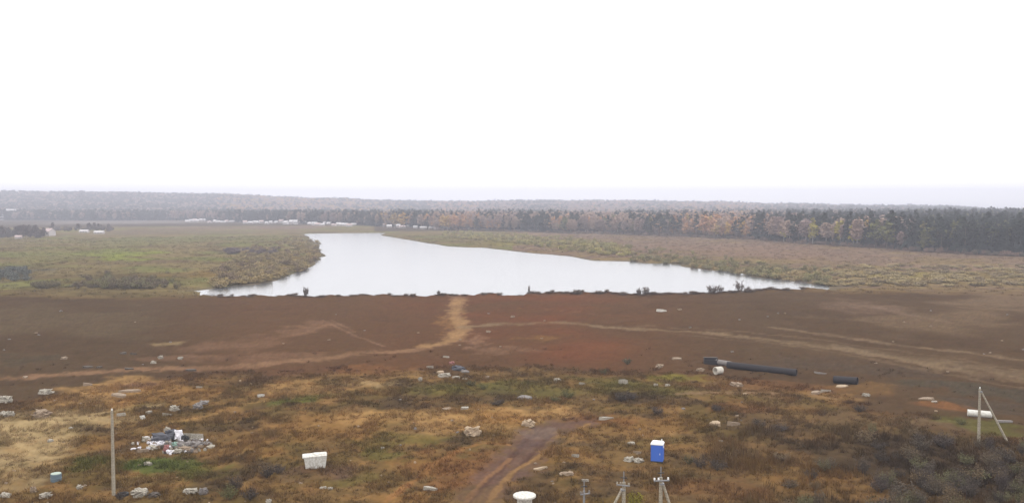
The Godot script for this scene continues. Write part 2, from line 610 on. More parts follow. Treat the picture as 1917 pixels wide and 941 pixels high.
func paint_ground():
	var waste_a := tone(lin(126, 100, 66))
	var waste_b := tone(lin(112, 92, 58))
	var waste_c := tone(lin(146, 112, 72))
	var waste_d := tone(lin(98, 80, 60))
	var field_a := tone(lin(106, 78, 57))
	var field_b := tone(lin(98, 73, 53))
	var field_red := tone(lin(112, 73, 52))
	var field_dark := tone(lin(88, 73, 56))
	var mead_a := tone(lin(138, 122, 84))
	var mead_b := tone(lin(116, 100, 70))
	var mead_g := tone(lin(124, 124, 72))
	var far_a := tone(lin(134, 112, 94))
	var far_b := tone(lin(138, 118, 84))
	var wood := tone(lin(92, 80, 66))
	for i in nr:
		var d := rows[i]
		var ypx := HORIZON + F * EYE / d
		for j in nc:
			var k := i * nc + j
			var x := d * sin(cols[j])
			var z := -d * cos(cols[j])
			var u := 958.0 if absf(cols[j]) > 1.2 else bearing_px(x, z)
			var nb := n_big.get_noise_2d(x, z)
			var nm := n_mid.get_noise_2d(x, z)
			var ns := n_small.get_noise_2d(x, z)
			var nf := n_fine.get_noise_2d(x, z)
			var c: Color
			var near_e := curve(NEAR_EDGE, u) + nb * 18.0 + nm * 16.0 + ns * 8.0
			var field_e := curve(FIELD_EDGE, u) + nm * (5.0 if u < 370.0 or u > 1540.0 else 2.0) + (nb * 6.0 if u < 330.0 or u > 1560.0 else 0.0)
			if ypx > near_e or d < 80.0:
				c = waste_a.lerp(waste_b, smoothstep(-0.25, 0.35, nm + nb * 0.5))
				c = c.lerp(waste_c, 0.75 * smoothstep(0.05, 0.45, n_mid.get_noise_2d(x * 1.7 + 400.0, z * 1.7)))
				c = c.lerp(waste_d, 0.8 * smoothstep(0.1, 0.45, n_mid.get_noise_2d(x * 1.3 - 700.0, z * 1.3 + 90.0)))
				c = c.lerp(waste_d, smoothstep(1250.0, 1650.0, u) * smoothstep(735.0, 800.0, ypx) * 0.7)
				c *= 1.0 + ns * 0.28 + nf * 0.22
				c = c.lerp(field_b.lerp(field_a, 0.5 + nm), 0.8 * (1.0 - smoothstep(near_e - 2.0, near_e + 22.0, ypx)))
				cls[k] = WASTE
			elif ypx > field_e:
				c = field_a.lerp(field_b, smoothstep(-0.2, 0.4, nb + nm * 0.6))
				var mid_red := smoothstep(640.0, 900.0, u) * (1.0 - smoothstep(1080.0, 1300.0, u))
				c = c.lerp(field_red, clampf(mid_red * (0.42 + nb * 1.4), 0.0, 1.0))
				c = c.lerp(field_dark, (1.0 - smoothstep(220.0, 520.0, u)) * 0.75 + smoothstep(1150.0, 1450.0, u) * 0.65)
				c *= 1.0 + nb * 0.22 + nm * 0.16 + ns * 0.16 + nf * 0.14
				cls[k] = FIELD
			elif ypx > 433.0 or (u < 700.0 and ypx > 424.0):
				if u < 960.0:
					c = mead_a.lerp(mead_b, smoothstep(-0.25, 0.35, nb + nm * 0.5))
					c = c.lerp(mead_g, 0.8 * smoothstep(0.0, 0.4, n_big.get_noise_2d(x * 0.7 + 300.0, z * 0.7)))
				else:
					c = far_a.lerp(far_b, smoothstep(-0.15, 0.3, nb * 0.8 + nm * 0.5 + smoothstep(470.0, 505.0, ypx) * 0.5 - 0.2))
				c *= 1.0 + nm * 0.28 + ns * 0.2
				c = c.lerp(field_b, 0.85 * smoothstep(field_e - 14.0, field_e + 2.0, ypx))
				cls[k] = MEADOW
			else:
				c = wood * (1.0 + nm * 0.2)
				cls[k] = WOODLAND
			col[k] = Color(maxf(c.r, 0.01), maxf(c.g, 0.01), maxf(c.b, 0.008))

	# patches: [px, py, half width px, half depth px, colour, strength]
	var sand := tone(lin(178, 140, 92))
	var sand_pale := tone(lin(184, 160, 120))
	var ochre := tone(lin(150, 112, 68))
	var orange := tone(lin(136, 94, 62))
	var olive := tone(lin(100, 102, 52))
	var green := tone(lin(92, 106, 54))
	var dark := tone(lin(80, 66, 52))
	var mud := tone(lin(112, 88, 80))
	var pink := tone(lin(146, 112, 90))
	var spots := [
		[60, 820, 130, 42, sand_pale, 0.75], [20, 870, 90, 36, sand_pale, 0.55], [40, 800, 80, 12, sand_pale, 0.5],
		[200, 830, 60, 16, ochre, 0.4], [230, 735, 90, 26, sand, 0.7], [320, 735, 80, 22, ochre, 0.6], [255, 722, 46, 9, pink, 0.7], [150, 750, 60, 10, sand, 0.4],
		[320, 872, 90, 18, green, 0.75], [270, 866, 40, 10, green, 0.6], [360, 890, 60, 16, olive, 0.6], [165, 872, 36, 14, olive, 0.7],
		[560, 752, 50, 9, olive, 0.85], [600, 730, 120, 18, sand, 0.6], [670, 718, 60, 7, sand_pale, 0.55], [540, 720, 50, 10, sand, 0.5],
		[600, 810, 150, 26, ochre, 0.65], [700, 785, 150, 16, sand, 0.65], [860, 775, 120, 14, sand, 0.6], [900, 800, 130, 22, sand, 0.6], [1000, 780, 90, 16, sand, 0.75], [940, 785, 80, 12, ochre, 0.8],
		[480, 840, 70, 24, ochre, 0.5], [1060, 772, 40, 12, sand, 0.6], [1180, 800, 110, 16, ochre, 0.55], [1230, 812, 60, 12, sand, 0.5], [1130, 785, 60, 10, orange, 0.6],
		[850, 880, 90, 36, orange, 0.65], [780, 860, 60, 26, ochre, 0.5], [740, 930, 60, 22, ochre, 0.5], [900, 850, 60, 16, orange, 0.55], [1060, 850, 60, 14, ochre, 0.5], [1020, 905, 70, 26, dark, 0.6],
		[440, 800, 90, 14, dark, 0.45], [640, 765, 170, 8, dark, 0.4], [420, 905, 70, 26, dark, 0.6], [560, 885, 80, 14, mud, 0.5], [700, 850, 60, 14, olive, 0.5], [650, 900, 120, 20, olive, 0.35],
		[760, 830, 90, 16, olive, 0.4], [1000, 730, 260, 14, olive, 0.45], [900, 745, 160, 14, dark, 0.45], [1170, 745, 50, 16, dark, 0.6], [1270, 706, 60, 10, tone(lin(132, 122, 58)), 0.85], [1130, 715, 90, 10, olive, 0.35],
		[1600, 860, 160, 50, dark, 0.5], [1780, 870, 200, 60, dark, 0.85], [1880, 910, 160, 50, dark, 0.85], [1480, 880, 90, 40, ochre, 0.3], [1560, 920, 110, 36, ochre, 0.35], [1320, 905, 90, 40, dark, 0.4], [1340, 915, 90, 26, orange, 0.35],
		[1560, 780, 120, 18, tone(lin(122, 98, 72)), 0.6], [1700, 790, 100, 12, tone(lin(120, 100, 76)), 0.6], [1380, 765, 70, 12, orange, 0.4], [1770, 762, 70, 8, orange, 0.7], [1860, 800, 80, 16, olive, 0.5], [1880, 760, 80, 14, tone(lin(88, 78, 68)), 0.6],
		[1400, 740, 120, 12, pink, 0.3], [1450, 720, 110, 10, orange, 0.35], [1600, 730, 90, 12, ochre, 0.3], [1550, 742, 60, 8, sand, 0.35],
		[430, 645, 120, 14, pink, 0.35], [360, 668, 90, 9, pink, 0.35], [480, 672, 110, 10, pink, 0.35], [320, 642, 30, 4, sand_pale, 0.4], [600, 610, 60, 8, pink, 0.45], [560, 622, 40, 6, pink, 0.4],
		[930, 655, 60, 10, pink, 0.4], [890, 640, 24, 12, pink, 0.6], [1020, 632, 50, 5, ochre, 0.4], [838, 606, 24, 20, tone(lin(150, 112, 74)), 0.5], [858, 563, 16, 10, pink, 0.5],
		[700, 690, 80, 8, orange, 0.5], [560, 695, 70, 8, tone(lin(108, 76, 58)), 0.6], [740, 700, 70, 8, sand, 0.35], [640, 702, 60, 3, sand, 0.4],
		[60, 600, 160, 36, tone(lin(104, 88, 68)), 0.6], [30, 680, 60, 14, tone(lin(84, 74, 60)), 0.7], [1640, 690, 180, 14, tone(lin(88, 74, 62)), 0.7], [1840, 728, 120, 16, tone(lin(84, 76, 64)), 0.8], [1520, 670, 120, 10, tone(lin(92, 76, 64)), 0.5],
		[480, 429, 260, 4, tone(lin(134, 110, 104)), 0.75], [200, 420, 200, 5, tone(lin(150, 140, 136)), 0.6], [300, 437, 200, 3, tone(lin(122, 104, 92)), 0.5], [1750, 600, 180, 24, tone(lin(126, 104, 82)), 0.55], [1860, 560, 140, 18, tone(lin(134, 112, 90)), 0.6], [1640, 575, 70, 14, tone(lin(128, 104, 88)), 0.5],
		[230, 477, 60, 10, tone(lin(142, 150, 62)), 0.85], [120, 480, 130, 16, mead_g, 0.5], [60, 505, 100, 10, mead_b, 0.5], [20, 512, 50, 12, tone(lin(88, 88, 80)), 0.8], [220, 530, 90, 18, tone(lin(96, 82, 56)), 0.85], [90, 537, 40, 8, tone(lin(90, 78, 56)), 0.7],
		[460, 470, 60, 6, tone(lin(104, 86, 76)), 0.6], [440, 516, 110, 10, tone(lin(150, 122, 66)), 0.55], [540, 490, 50, 22, tone(lin(122, 104, 64)), 0.6], [500, 525, 120, 9, tone(lin(112, 90, 62)), 0.6], [590, 480, 26, 22, tone(lin(108, 88, 64)), 0.7], [120, 455, 160, 8, mead_a, 0.5], [260, 492, 90, 5, tone(lin(110, 90, 72)), 0.6], [300, 450, 160, 6, mead_g, 0.5], [480, 448, 60, 8, mead_g, 0.5],
		[1000, 452, 140, 8, tone(lin(140, 132, 64)), 0.6], [1100, 462, 60, 9, tone(lin(126, 116, 62)), 0.7], [1250, 462, 200, 10, tone(lin(142, 116, 102)), 0.4], [1480, 475, 180, 12, tone(lin(144, 116, 100)), 0.45], [1320, 488, 100, 8, tone(lin(120, 108, 64)), 0.7], [1440, 505, 60, 12, tone(lin(104, 100, 66)), 0.7],
		[1680, 515, 80, 9, tone(lin(152, 138, 82)), 0.7], [1600, 528, 90, 8, tone(lin(140, 120, 80)), 0.6], [1820, 500, 120, 8, tone(lin(148, 122, 104)), 0.5], [1850, 518, 90, 6, tone(lin(132, 114, 74)), 0.6], [1000, 490, 60, 5, tone(lin(128, 110, 78)), 0.5]]
	for s in spots:
		patch(s[0], s[1], s[2], s[3], s[4], s[5])

	# wheel tracks and paths: points in picture rows, width in metres
	trail([[868, 960], [900, 925], [940, 885], [985, 840], [1010, 812], [1040, 795], [1085, 790]], 5.6, mud, 0.85, 0.22, TRACK)
	trail([[850, 960], [884, 925], [922, 885], [966, 840], [1000, 808]], 0.8, tone(lin(96, 72, 64)), 0.8, 0.10, -1)
	trail([[884, 960], [916, 925], [954, 887], [998, 842], [1030, 812]], 0.8, tone(lin(96, 72, 64)), 0.8, 0.10, -1)
	trail([[858, 950], [896, 905], [925, 878], [955, 850]], 0.6, tone(lin(160, 120, 86)), 0.6, -0.06, -1)
	trail([[900, 950], [935, 905], [965, 872], [1010, 850], [1060, 826], [1100, 792]], 0.9, tone(lin(170, 132, 86)), 0.65, -0.06, -1)
	trail([[700, 950], [760, 905], [820, 865], [880, 835], [950, 828]], 0.9, tone(lin(172, 124, 80)), 0.65, -0.05, -1)
	trail([[300, 795], [380, 778], [440, 762], [500, 752]], 0.9, sand, 0.7, -0.04, -1)
	trail([[-20, 792], [60, 790], [130, 783], [190, 772], [240, 766], [300, 760]], 1.3, sand_pale, 0.65, 0.0, -1)
	trail([[440, 850], [560, 805], [680, 778], [800, 766], [920, 768]], 1.4, sand, 0.45, 0.0, -1)
	trail([[860, 552], [858, 566], [852, 588], [866, 606], [856, 628], [824, 643], [760, 655], [680, 662], [600, 673], [450, 685], [300, 690], [200, 696], [90, 703], [-30, 707]], 4.2, tone(lin(152, 118, 92)), 0.8, 0.05, TRACK)
	trail([[858, 562], [853, 580], [854, 596], [865, 608], [858, 624], [838, 637], [800, 648]], 4.2, tone(lin(172, 136, 94)), 0.62, 0.0, -1)
	trail([[872, 612], [940, 607], [1030, 605], [1100, 607], [1250, 617], [1360, 625], [1480, 642], [1600, 660], [1750, 686], [1860, 702], [1960, 718]], 4.6, tone(lin(140, 118, 94)), 0.8, 0.06, TRACK)
	trail([[1440, 613], [1540, 624], [1640, 638], [1780, 658], [1860, 668], [1960, 682]], 2.8, tone(lin(136, 114, 92)), 0.7, 0.03, TRACK)
	trail([[1560, 650], [1700, 672], [1917, 700]], 7.0, tone(lin(130, 110, 88)), 0.6, 0.0, -1)
	trail([[1250, 622], [1400, 637], [1560, 662], [1750, 695], [1960, 731]], 1.6, tone(lin(128, 106, 84)), 0.55, 0.04, -1)
	trail([[1180, 607], [1360, 617], [1520, 634], [1700, 660], [1960, 700]], 1.6, tone(lin(130, 108, 86)), 0.5, 0.04, -1)
	trail([[545, 630], [590, 618], [625, 606]], 2.4, pink, 0.35, 0.0, -1)
	trail([[604, 600], [650, 622], [720, 650]], 1.0, tone(lin(160, 126, 104)), 0.5, 0.0, -1)
	trail([[618, 599], [664, 622]], 0.8, tone(lin(160, 126, 104)), 0.45, 0.0, -1)
	trail([[1268, 738], [1360, 737], [1480, 738], [1560, 745]], 1.1, tone(lin(152, 124, 100)), 0.75, 0.0, TRACK)
	trail([[960, 575], [1060, 583], [1180, 592]], 0.8, tone(lin(140, 104, 80)), 0.35, 0.0, -1)
	trail([[1640, 575], [1720, 592], [1780, 604]], 3.0, tone(lin(140, 116, 100)), 0.4, 0.0, -1)
	trail([[760, 690], [620, 697], [500, 690]], 0.8, tone(lin(96, 66, 50)), 0.5, 0.0, -1)
	patch(1012, 808, 46, 12, tone(lin(128, 110, 102)), 0.6)
	patch(990, 830, 30, 12, tone(lin(104, 84, 78)), 0.8)
	# the shore: a rim of dark wet earth
	for i in nr:
		if rows[i] < 260.0 or rows[i] > 1300.0:
			continue
		for j in nc:
			var k := i * nc + j
			if absf(cols[j]) < 0.6 and hgt[k] < -0.35 and rows[i] > 345.0:
				col[k] = col[k].lerp(Color(0.10, 0.085, 0.06), 0.6)

func patch(px: float, py: float, rx: float, ry: float, c: Color, strength: float) -> void:
	var p := on_plane(px, py, 0.0)
	var d := away(p)
	var a0 := atan2(p.x, -p.z)
	var half_w := rx * d / F
	var d_far := away(on_plane(px, maxf(py - ry, HORIZON + 8.0), 0.0))
	var d_near := away(on_plane(px, py + ry, 0.0))
	var i0 := find(rows, d_near - (d - d_near) * 0.8)
	var i1 := find(rows, d_far + (d_far - d) * 0.8)
	var j0 := find(cols, a0 - half_w * 1.8 / d)
	var j1 := find(cols, a0 + half_w * 1.8 / d)
	var fr := 5.0 / maxf(half_w, 1.0)
	for i in range(i0, i1 + 1):
		var v := (rows[i] - d) / (d_far - d if rows[i] > d else d - d_near)
		for j in range(j0, j1 + 1):
			var w := (cols[j] - a0) * d / half_w
			var r := sqrt(v * v + w * w)
			if r > 1.8:
				continue
			var x := rows[i] * sin(cols[j])
			var z := -rows[i] * cos(cols[j])
			var e := n_mid.get_noise_2d(x * fr + 55.0, z * fr - 31.0) * 0.9 + n_small.get_noise_2d(x * fr * 0.7, z * fr * 0.7) * 0.7
			var k := i * nc + j
			var t := strength * (1.0 - smoothstep(0.45, 1.15, r + e))
			if t > 0.004:
				var g := 1.0 + n_small.get_noise_2d(x, z) * 0.28 + n_fine.get_noise_2d(x, z) * 0.26
				col[k] = col[k].lerp(Color(c.r * g, c.g * g, c.b * g), t)

func trail(pts: Array, width: float, c: Color, strength: float, deep: float, klass: int) -> void:
	var q := []
	for s in pts:
		var p := on_plane(s[0], s[1], 0.0)
		q.append(Vector2(p.x, p.z))
	# rounded course
	var line := PackedVector2Array()
	for i in q.size() - 1:
		var a: Vector2 = q[maxi(i - 1, 0)]
		var d: Vector2 = q[mini(i + 2, q.size() - 1)]
		for t in 6:
			line.append(q[i].cubic_interpolate(q[i + 1], a, d, t / 6.0))
	line.append(q[-1])
	var best := {}
	for s in line.size() - 1:
		var a := line[s]
		var b := line[s + 1]
		var reach := width * 1.3
		var dn := minf(a.length(), b.length())
		var df := maxf(a.length(), b.length())
		var ta := atan2(a.x, -a.y)
		var tb := atan2(b.x, -b.y)
		var i0 := find(rows, dn - reach)
		var i1 := find(rows, df + reach) + 1
		var j0 := find(cols, minf(ta, tb) - reach / dn)
		var j1 := find(cols, maxf(ta, tb) + reach / dn) + 1
		for i in range(i0, mini(i1, nr - 1) + 1):
			for j in range(j0, mini(j1, nc - 1) + 1):
				var p := Vector2(rows[i] * sin(cols[j]), -rows[i] * cos(cols[j]))
				var r := p.distance_to(Geometry2D.get_closest_point_to_segment(p, a, b))
				var k := i * nc + j
				if r < reach and r < best.get(k, 1e9):
					best[k] = r
	for k in best:
		var i: int = k / nc
		var j: int = k % nc
		var x := rows[i] * sin(cols[j])
		var z := -rows[i] * cos(cols[j])
		var e := n_small.get_noise_2d(x * 1.4, z * 1.4) * 0.7 + n_mid.get_noise_2d(x * 2.0, z * 2.0) * 0.8
		var r: float = best[k] / (width * 0.5) + e
		var t := strength * (1.0 - smoothstep(0.3, 1.5, r)) * clampf(0.95 + 0.9 * n_mid.get_noise_2d(x * 0.8 + 31.0, z * 0.8), 0.4, 1.0)
		if t <= 0.003:
			continue
		var g := 1.0 + n_small.get_noise_2d(x + 9.0, z) * 0.22 + n_fine.get_noise_2d(x, z) * 0.22
		col[k] = col[k].lerp(Color(c.r * g, c.g * g, c.b * g), t)
		hgt[k] -= deep * t
		if klass >= 0 and t > strength * 0.35:
			cls[k] = klass


func build_terrain():
	var pos := PackedVector3Array()
	var nor := PackedVector3Array()
	pos.resize(nr * nc)
	nor.resize(nr * nc)
	for i in nr:
		for j in nc:
			var k := i * nc + j
			pos[k] = Vector3(rows[i] * sin(cols[j]), hgt[k], -rows[i] * cos(cols[j]))
	for i in nr:
		for j in nc:
			var k := i * nc + j
			var a := pos[k + 1 if j < nc - 1 else k] - pos[k - 1 if j > 0 else k]
			var b := pos[k + nc if i < nr - 1 else k] - pos[k - nc if i > 0 else k]
			nor[k] = a.cross(b).normalized()
			if nor[k].y < 0.0:
				nor[k] = -nor[k]
	var faces := {}
	for name_ in ["ground", "field", "meadow", "woodland_floor", "dirt_track"]:
		faces[name_] = PackedInt32Array()
	var called := ["ground", "field", "meadow", "woodland_floor", "dirt_track"]
	var lists := [PackedInt32Array(), PackedInt32Array(), PackedInt32Array(), PackedInt32Array(), PackedInt32Array()]
	for i in nr - 1:
		for j in nc - 1:
			var k := i * nc + j
			var c0 := cls[k]
			if c0 != TRACK and cls[k + 1] == TRACK and cls[k + nc] == TRACK:
				c0 = TRACK
			lists[c0].append_array(PackedInt32Array([k, k + nc, k + nc + 1, k, k + nc + 1, k + 1]))
	for s in lists.size():
		var map := PackedInt32Array()
		map.resize(nr * nc)
		map.fill(-1)
		var v := PackedVector3Array()
		var n := PackedVector3Array()
		var c := PackedColorArray()
		var ix := PackedInt32Array()
		for k in lists[s]:
			if map[k] < 0:
				map[k] = v.size()
				v.append(pos[k])
				n.append(nor[k])
				c.append(col[k])
			ix.append(map[k])
		if ix.is_empty():
			continue
		var arr := []
		arr.resize(Mesh.ARRAY_MAX)
		arr[Mesh.ARRAY_VERTEX] = v
		arr[Mesh.ARRAY_NORMAL] = n
		arr[Mesh.ARRAY_COLOR] = c
		arr[Mesh.ARRAY_INDEX] = ix
		var m := ArrayMesh.new()
		m.add_surface_from_arrays(Mesh.PRIMITIVE_TRIANGLES, arr)
		var o := MeshInstance3D.new()
		o.name = called[s]
		o.mesh = m
		o.material_override = mats.ground
		o.set_meta("kind", "structure")
		o.set_meta("label", ["rough waste ground with weeds, sand and dry grass below the field", "bare brown field between the waste ground and the lake", "olive and pinkish meadow on the far banks of the lake", "earth under the far woods and hills", "rutted dirt tracks crossing the field and waste ground"][s])
		add_child(o)


func build_water():
	var st := MB.new()
	var ix := Geometry2D.triangulate_polygon(grown(lake, 6.0))
	var big := grown(lake, 6.0)
	for i in range(0, ix.size(), 3):
		var t := []
		for k in 3:
			t.append(Vector3(big[ix[i + k]].x, WATER, big[ix[i + k]].y))
		st.tri(t[0], t[1], t[2], Vector3.UP)
	var o := MeshInstance3D.new()
	o.name = "lake"
	o.mesh = st.done()
	o.material_override = mats.water
	tag(o, "pale still lake mirroring the overcast sky", "", "", "structure")
	add_child(o)

func grown(poly: PackedVector2Array, by: float) -> PackedVector2Array:
	var r := Geometry2D.offset_polygon(poly, by)
	var best := poly
	var area := 0.0
	for q in r:
		var b := Rect2(q[0], Vector2.ZERO)
		for p in q:
			b = b.expand(p)
		if b.get_area() > area:
			area = b.get_area()
			best = q
	return best


# ---------------------------------------------------------------- trees
func leaf_cloud(st: MB, at: Vector3, size: Vector3, count: int, leaf: float, r: RandomNumberGenerator, shell := 0.55) -> void:
	for i in count:
		var d := Vector3(r.randfn(), r.randfn(), r.randfn()).normalized()
		var p := at + d * size * pow(r.randf(), 0.45 if r.randf() < shell else 0.9)
		var a := Vector3(r.randfn(), r.randfn() * 0.6, r.randfn()).normalized()
		var b := a.cross((d + Vector3(r.randfn(), r.randfn(), r.randfn()) * 0.6).normalized()).normalized()
		var s := leaf * r.randf_range(0.6, 1.3)
		var g := r.randf_range(0.88, 1.12)
		st.color = Color(g, g * r.randf_range(0.95, 1.04), g * r.randf_range(0.9, 1.05))
		st.quad(p - a * s * 0.5, p + b * s * 0.42, p + a * s * 0.5, p - b * s * 0.42)

func broad_crown(seed_: int, h: float, leaf: float, count: int, wide := 0.2, low := 0.3) -> MB:
	var r := RandomNumberGenerator.new()
	r.seed = seed_
	var st := MB.new()
	st.use_col = true
	var lobes := 11
	for i in lobes:
		var t := (i + 0.5) / lobes
		var y := h * lerpf(low, 0.93, t)
		var w := h * wide * sin(PI * clampf(0.18 + t * 0.78, 0.0, 1.0))
		var a := r.randf() * TAU
		var off := w * r.randf_range(0.15, 0.75)
		leaf_cloud(st, Vector3(cos(a) * off, y + r.randf_range(-0.4, 0.4), sin(a) * off), Vector3(w * r.randf_range(0.5, 0.85), h * r.randf_range(0.07, 0.12), w * r.randf_range(0.5, 0.85)), count / lobes, leaf, r)
	return st

func spruce_crown(seed_: int, h: float, tiers: int, boughs: int) -> MB:
	var r := RandomNumberGenerator.new()
	r.seed = seed_
	var st := MB.new()
	st.use_col = true
	for i in tiers:
		var t := (i + r.randf() * 0.6) / tiers
		var y := h * lerpf(0.12, 0.98, t)
		var reach := h * 0.155 * pow(1.0 - t, 0.8) + 0.25
		for k in boughs:
			var a := TAU * (k + r.randf() * 0.8) / boughs
			var d := Vector3(cos(a), 0, sin(a))
			var s := Vector3(-d.z, 0, d.x)
			var l := reach * r.randf_range(0.65, 1.15)
			var g := r.randf_range(0.7, 1.2)
			st.color = Color(g, g, g)
			var tip := Vector3(0, y - l * r.randf_range(0.3, 0.6), 0) + d * l
			var mid := Vector3(0, y - l * 0.08, 0) + d * l * 0.55
			st.tri(Vector3(0, y + 0.15, 0), mid + s * l * 0.28, mid - s * l * 0.28, Vector3.UP)
			st.tri(mid + s * l * 0.28, tip, mid - s * l * 0.28, Vector3.UP)
			st.tri(mid + s * l * 0.2, tip - Vector3(0, l * 0.35, 0), mid - s * l * 0.05, d)
	return st

func pine_crown(seed_: int, h: float, leaf: float, count: int) -> MB:
	var r := RandomNumberGenerator.new()
	r.seed = seed_
	var st := MB.new()
	st.use_col = true
	for i in 9:
		var t := i / 8.0
		var y := h * lerpf(0.42, 0.94, t)
		var w := h * 0.13 * sin(PI * (0.3 + 0.6 * t))
		var a := r.randf() * TAU
		leaf_cloud(st, Vector3(cos(a) * w * 0.7, y, sin(a) * w * 0.7), Vector3(w * 0.8, h * 0.05, w * 0.8), count / 9, leaf, r)
	return st

func bare_crown(seed_: int, h: float, twigs: int, leaf: float) -> MB:
	# a nearly leafless birch: limbs, twigs and a few last leaves
	var r := RandomNumberGenerator.new()
	r.seed = seed_
	var st := MB.new()
	st.use_col = true
	for i in twigs:
		var t := r.randf()
		var y := h * lerpf(0.28, 0.92, t)
		var a := r.randf() * TAU
		var l := h * 0.2 * sin(PI * (0.2 + 0.75 * t)) * r.randf_range(0.5, 1.1)
		var d := Vector3(cos(a), r.randf_range(0.5, 1.1), sin(a)).normalized()
		var p0 := Vector3(0, y, 0)
		var p1 := p0 + d * l
		var s := Vector3(-d.z, 0, d.x).normalized() * 0.07
		st.color = Color(0.6, 0.6, 0.62)
		st.tri(p0 - s, p0 + s, p1)
		for k in 7:
			var q := p0.lerp(p1, r.randf_range(0.35, 1.0)) + Vector3(r.randfn(), r.randfn(), r.randfn()) * 0.5
			var e := Vector3(r.randfn(), r.randf_range(-0.6, 1.0), r.randfn()).normalized() * leaf * r.randf_range(0.8, 2.0)
			var f := e.cross(Vector3(r.randfn(), r.randfn(), r.randfn())).normalized() * leaf * 0.36
			var g := r.randf_range(0.75, 1.2)
			st.color = Color(g, g, g)
			st.quad(q - e * 0.5, q + f, q + e * 0.5, q - f)
	return st

func trunk_mesh(h: float, r0: float) -> ArrayMesh:
	var st := MB.new()
	st.tube(Vector3(0, -0.6, 0), Vector3(0.08, h * 0.45, 0.05), r0, r0 * 0.7, 6, false)
	st.tube(Vector3(0.08, h * 0.45, 0.05), Vector3(0, h * 0.9, 0), r0 * 0.7, r0 * 0.15, 6, false)
	for k in 5:
		var a := k * 2.4
		var y := h * (0.42 + 0.09 * k)
		st.tube(Vector3(0, y, 0), Vector3(cos(a) * h * 0.1, y + h * 0.09, sin(a) * h * 0.1), r0 * 0.35, r0 * 0.1, 4, false)
	return st.done()

var crowns := {}
var trunks := {}
const TINTS := {
	"gold": [Color(0.44, 0.27, 0.08), Color(0.42, 0.29, 0.11), Color(0.48, 0.31, 0.10)],
	"rust": [Color(0.48, 0.27, 0.15), Color(0.52, 0.31, 0.18), Color(0.44, 0.26, 0.17)],
	"bare": [Color(0.38, 0.27, 0.22), Color(0.42, 0.31, 0.25), Color(0.34, 0.25, 0.23)],
	"dim": [Color(0.15, 0.12, 0.11), Color(0.17, 0.14, 0.12)],
	"yellow": [Color(0.36, 0.30, 0.06), Color(0.40, 0.33, 0.08)],
	"olive": [Color(0.15, 0.15, 0.06), Color(0.18, 0.16, 0.07)],
	"spruce": [Color(0.034, 0.043, 0.040), Color(0.038, 0.047, 0.040), Color(0.031, 0.039, 0.038)],
	"pine": [Color(0.045, 0.056, 0.048), Color(0.041, 0.051, 0.046), Color(0.052, 0.062, 0.05)]}

func make_tree_meshes():
	for k in 4:
		crowns["broad%d" % k] = broad_crown(100 + k, 20.0, 1.25, 460, 0.19 + 0.02 * k, 0.28).done()
		crowns["bare%d" % k] = bare_crown(200 + k, 20.0, 130, 1.2).done()
		crowns["spruce%d" % k] = spruce_crown(300 + k, 24.0, 17, 8).done()
		crowns["pine%d" % k] = pine_crown(400 + k, 24.0, 1.25, 430).done()
	trunks["broad"] = trunk_mesh(20.0, 0.24)
	trunks["bare"] = trunk_mesh(20.0, 0.22)
	trunks["spruce"] = trunk_mesh(24.0, 0.26)
	trunks["pine"] = trunk_mesh(24.0, 0.28)
	for t in TINTS:
		for i in TINTS[t].size():
			mat("leaf_%s_%d" % [t, i], TINTS[t][i], 0.9, true).specular_mode = BaseMaterial3D.SPECULAR_DISABLED

func shape_of(kind: String) -> String:
	return {"gold": "broad", "rust": "broad", "yellow": "broad", "olive": "broad", "bare": "bare", "dim": "bare", "spruce": "spruce", "pine": "pine"}[kind]

func tree(called: String, kind: String, at: Vector3, tall: float, label: String, group: String) -> Node3D:
	var s := shape_of(kind)
	var o := thing(called, label, "tree", at, rng.randf() * TAU, group)
	var k := tall / (24.0 if s in ["spruce", "pine"] else 20.0)
	var w := 1.75 if s in ["broad", "bare"] else 1.5
	o.scale = Vector3(k * w * rng.randf_range(0.85, 1.2), k, k * w * rng.randf_range(0.85, 1.2))
	var bark: Material = mats.birch_bark if s == "bare" or kind in ["gold", "yellow"] else mats.pine_bark if s == "pine" else mats.bark
	part("trunk", trunks[s], bark, o)
	part("crown", crowns["%s%d" % [s, rng.randi() % 4]], mats["leaf_%s_%d" % [kind, rng.randi() % TINTS[kind].size()]], o)
	return o

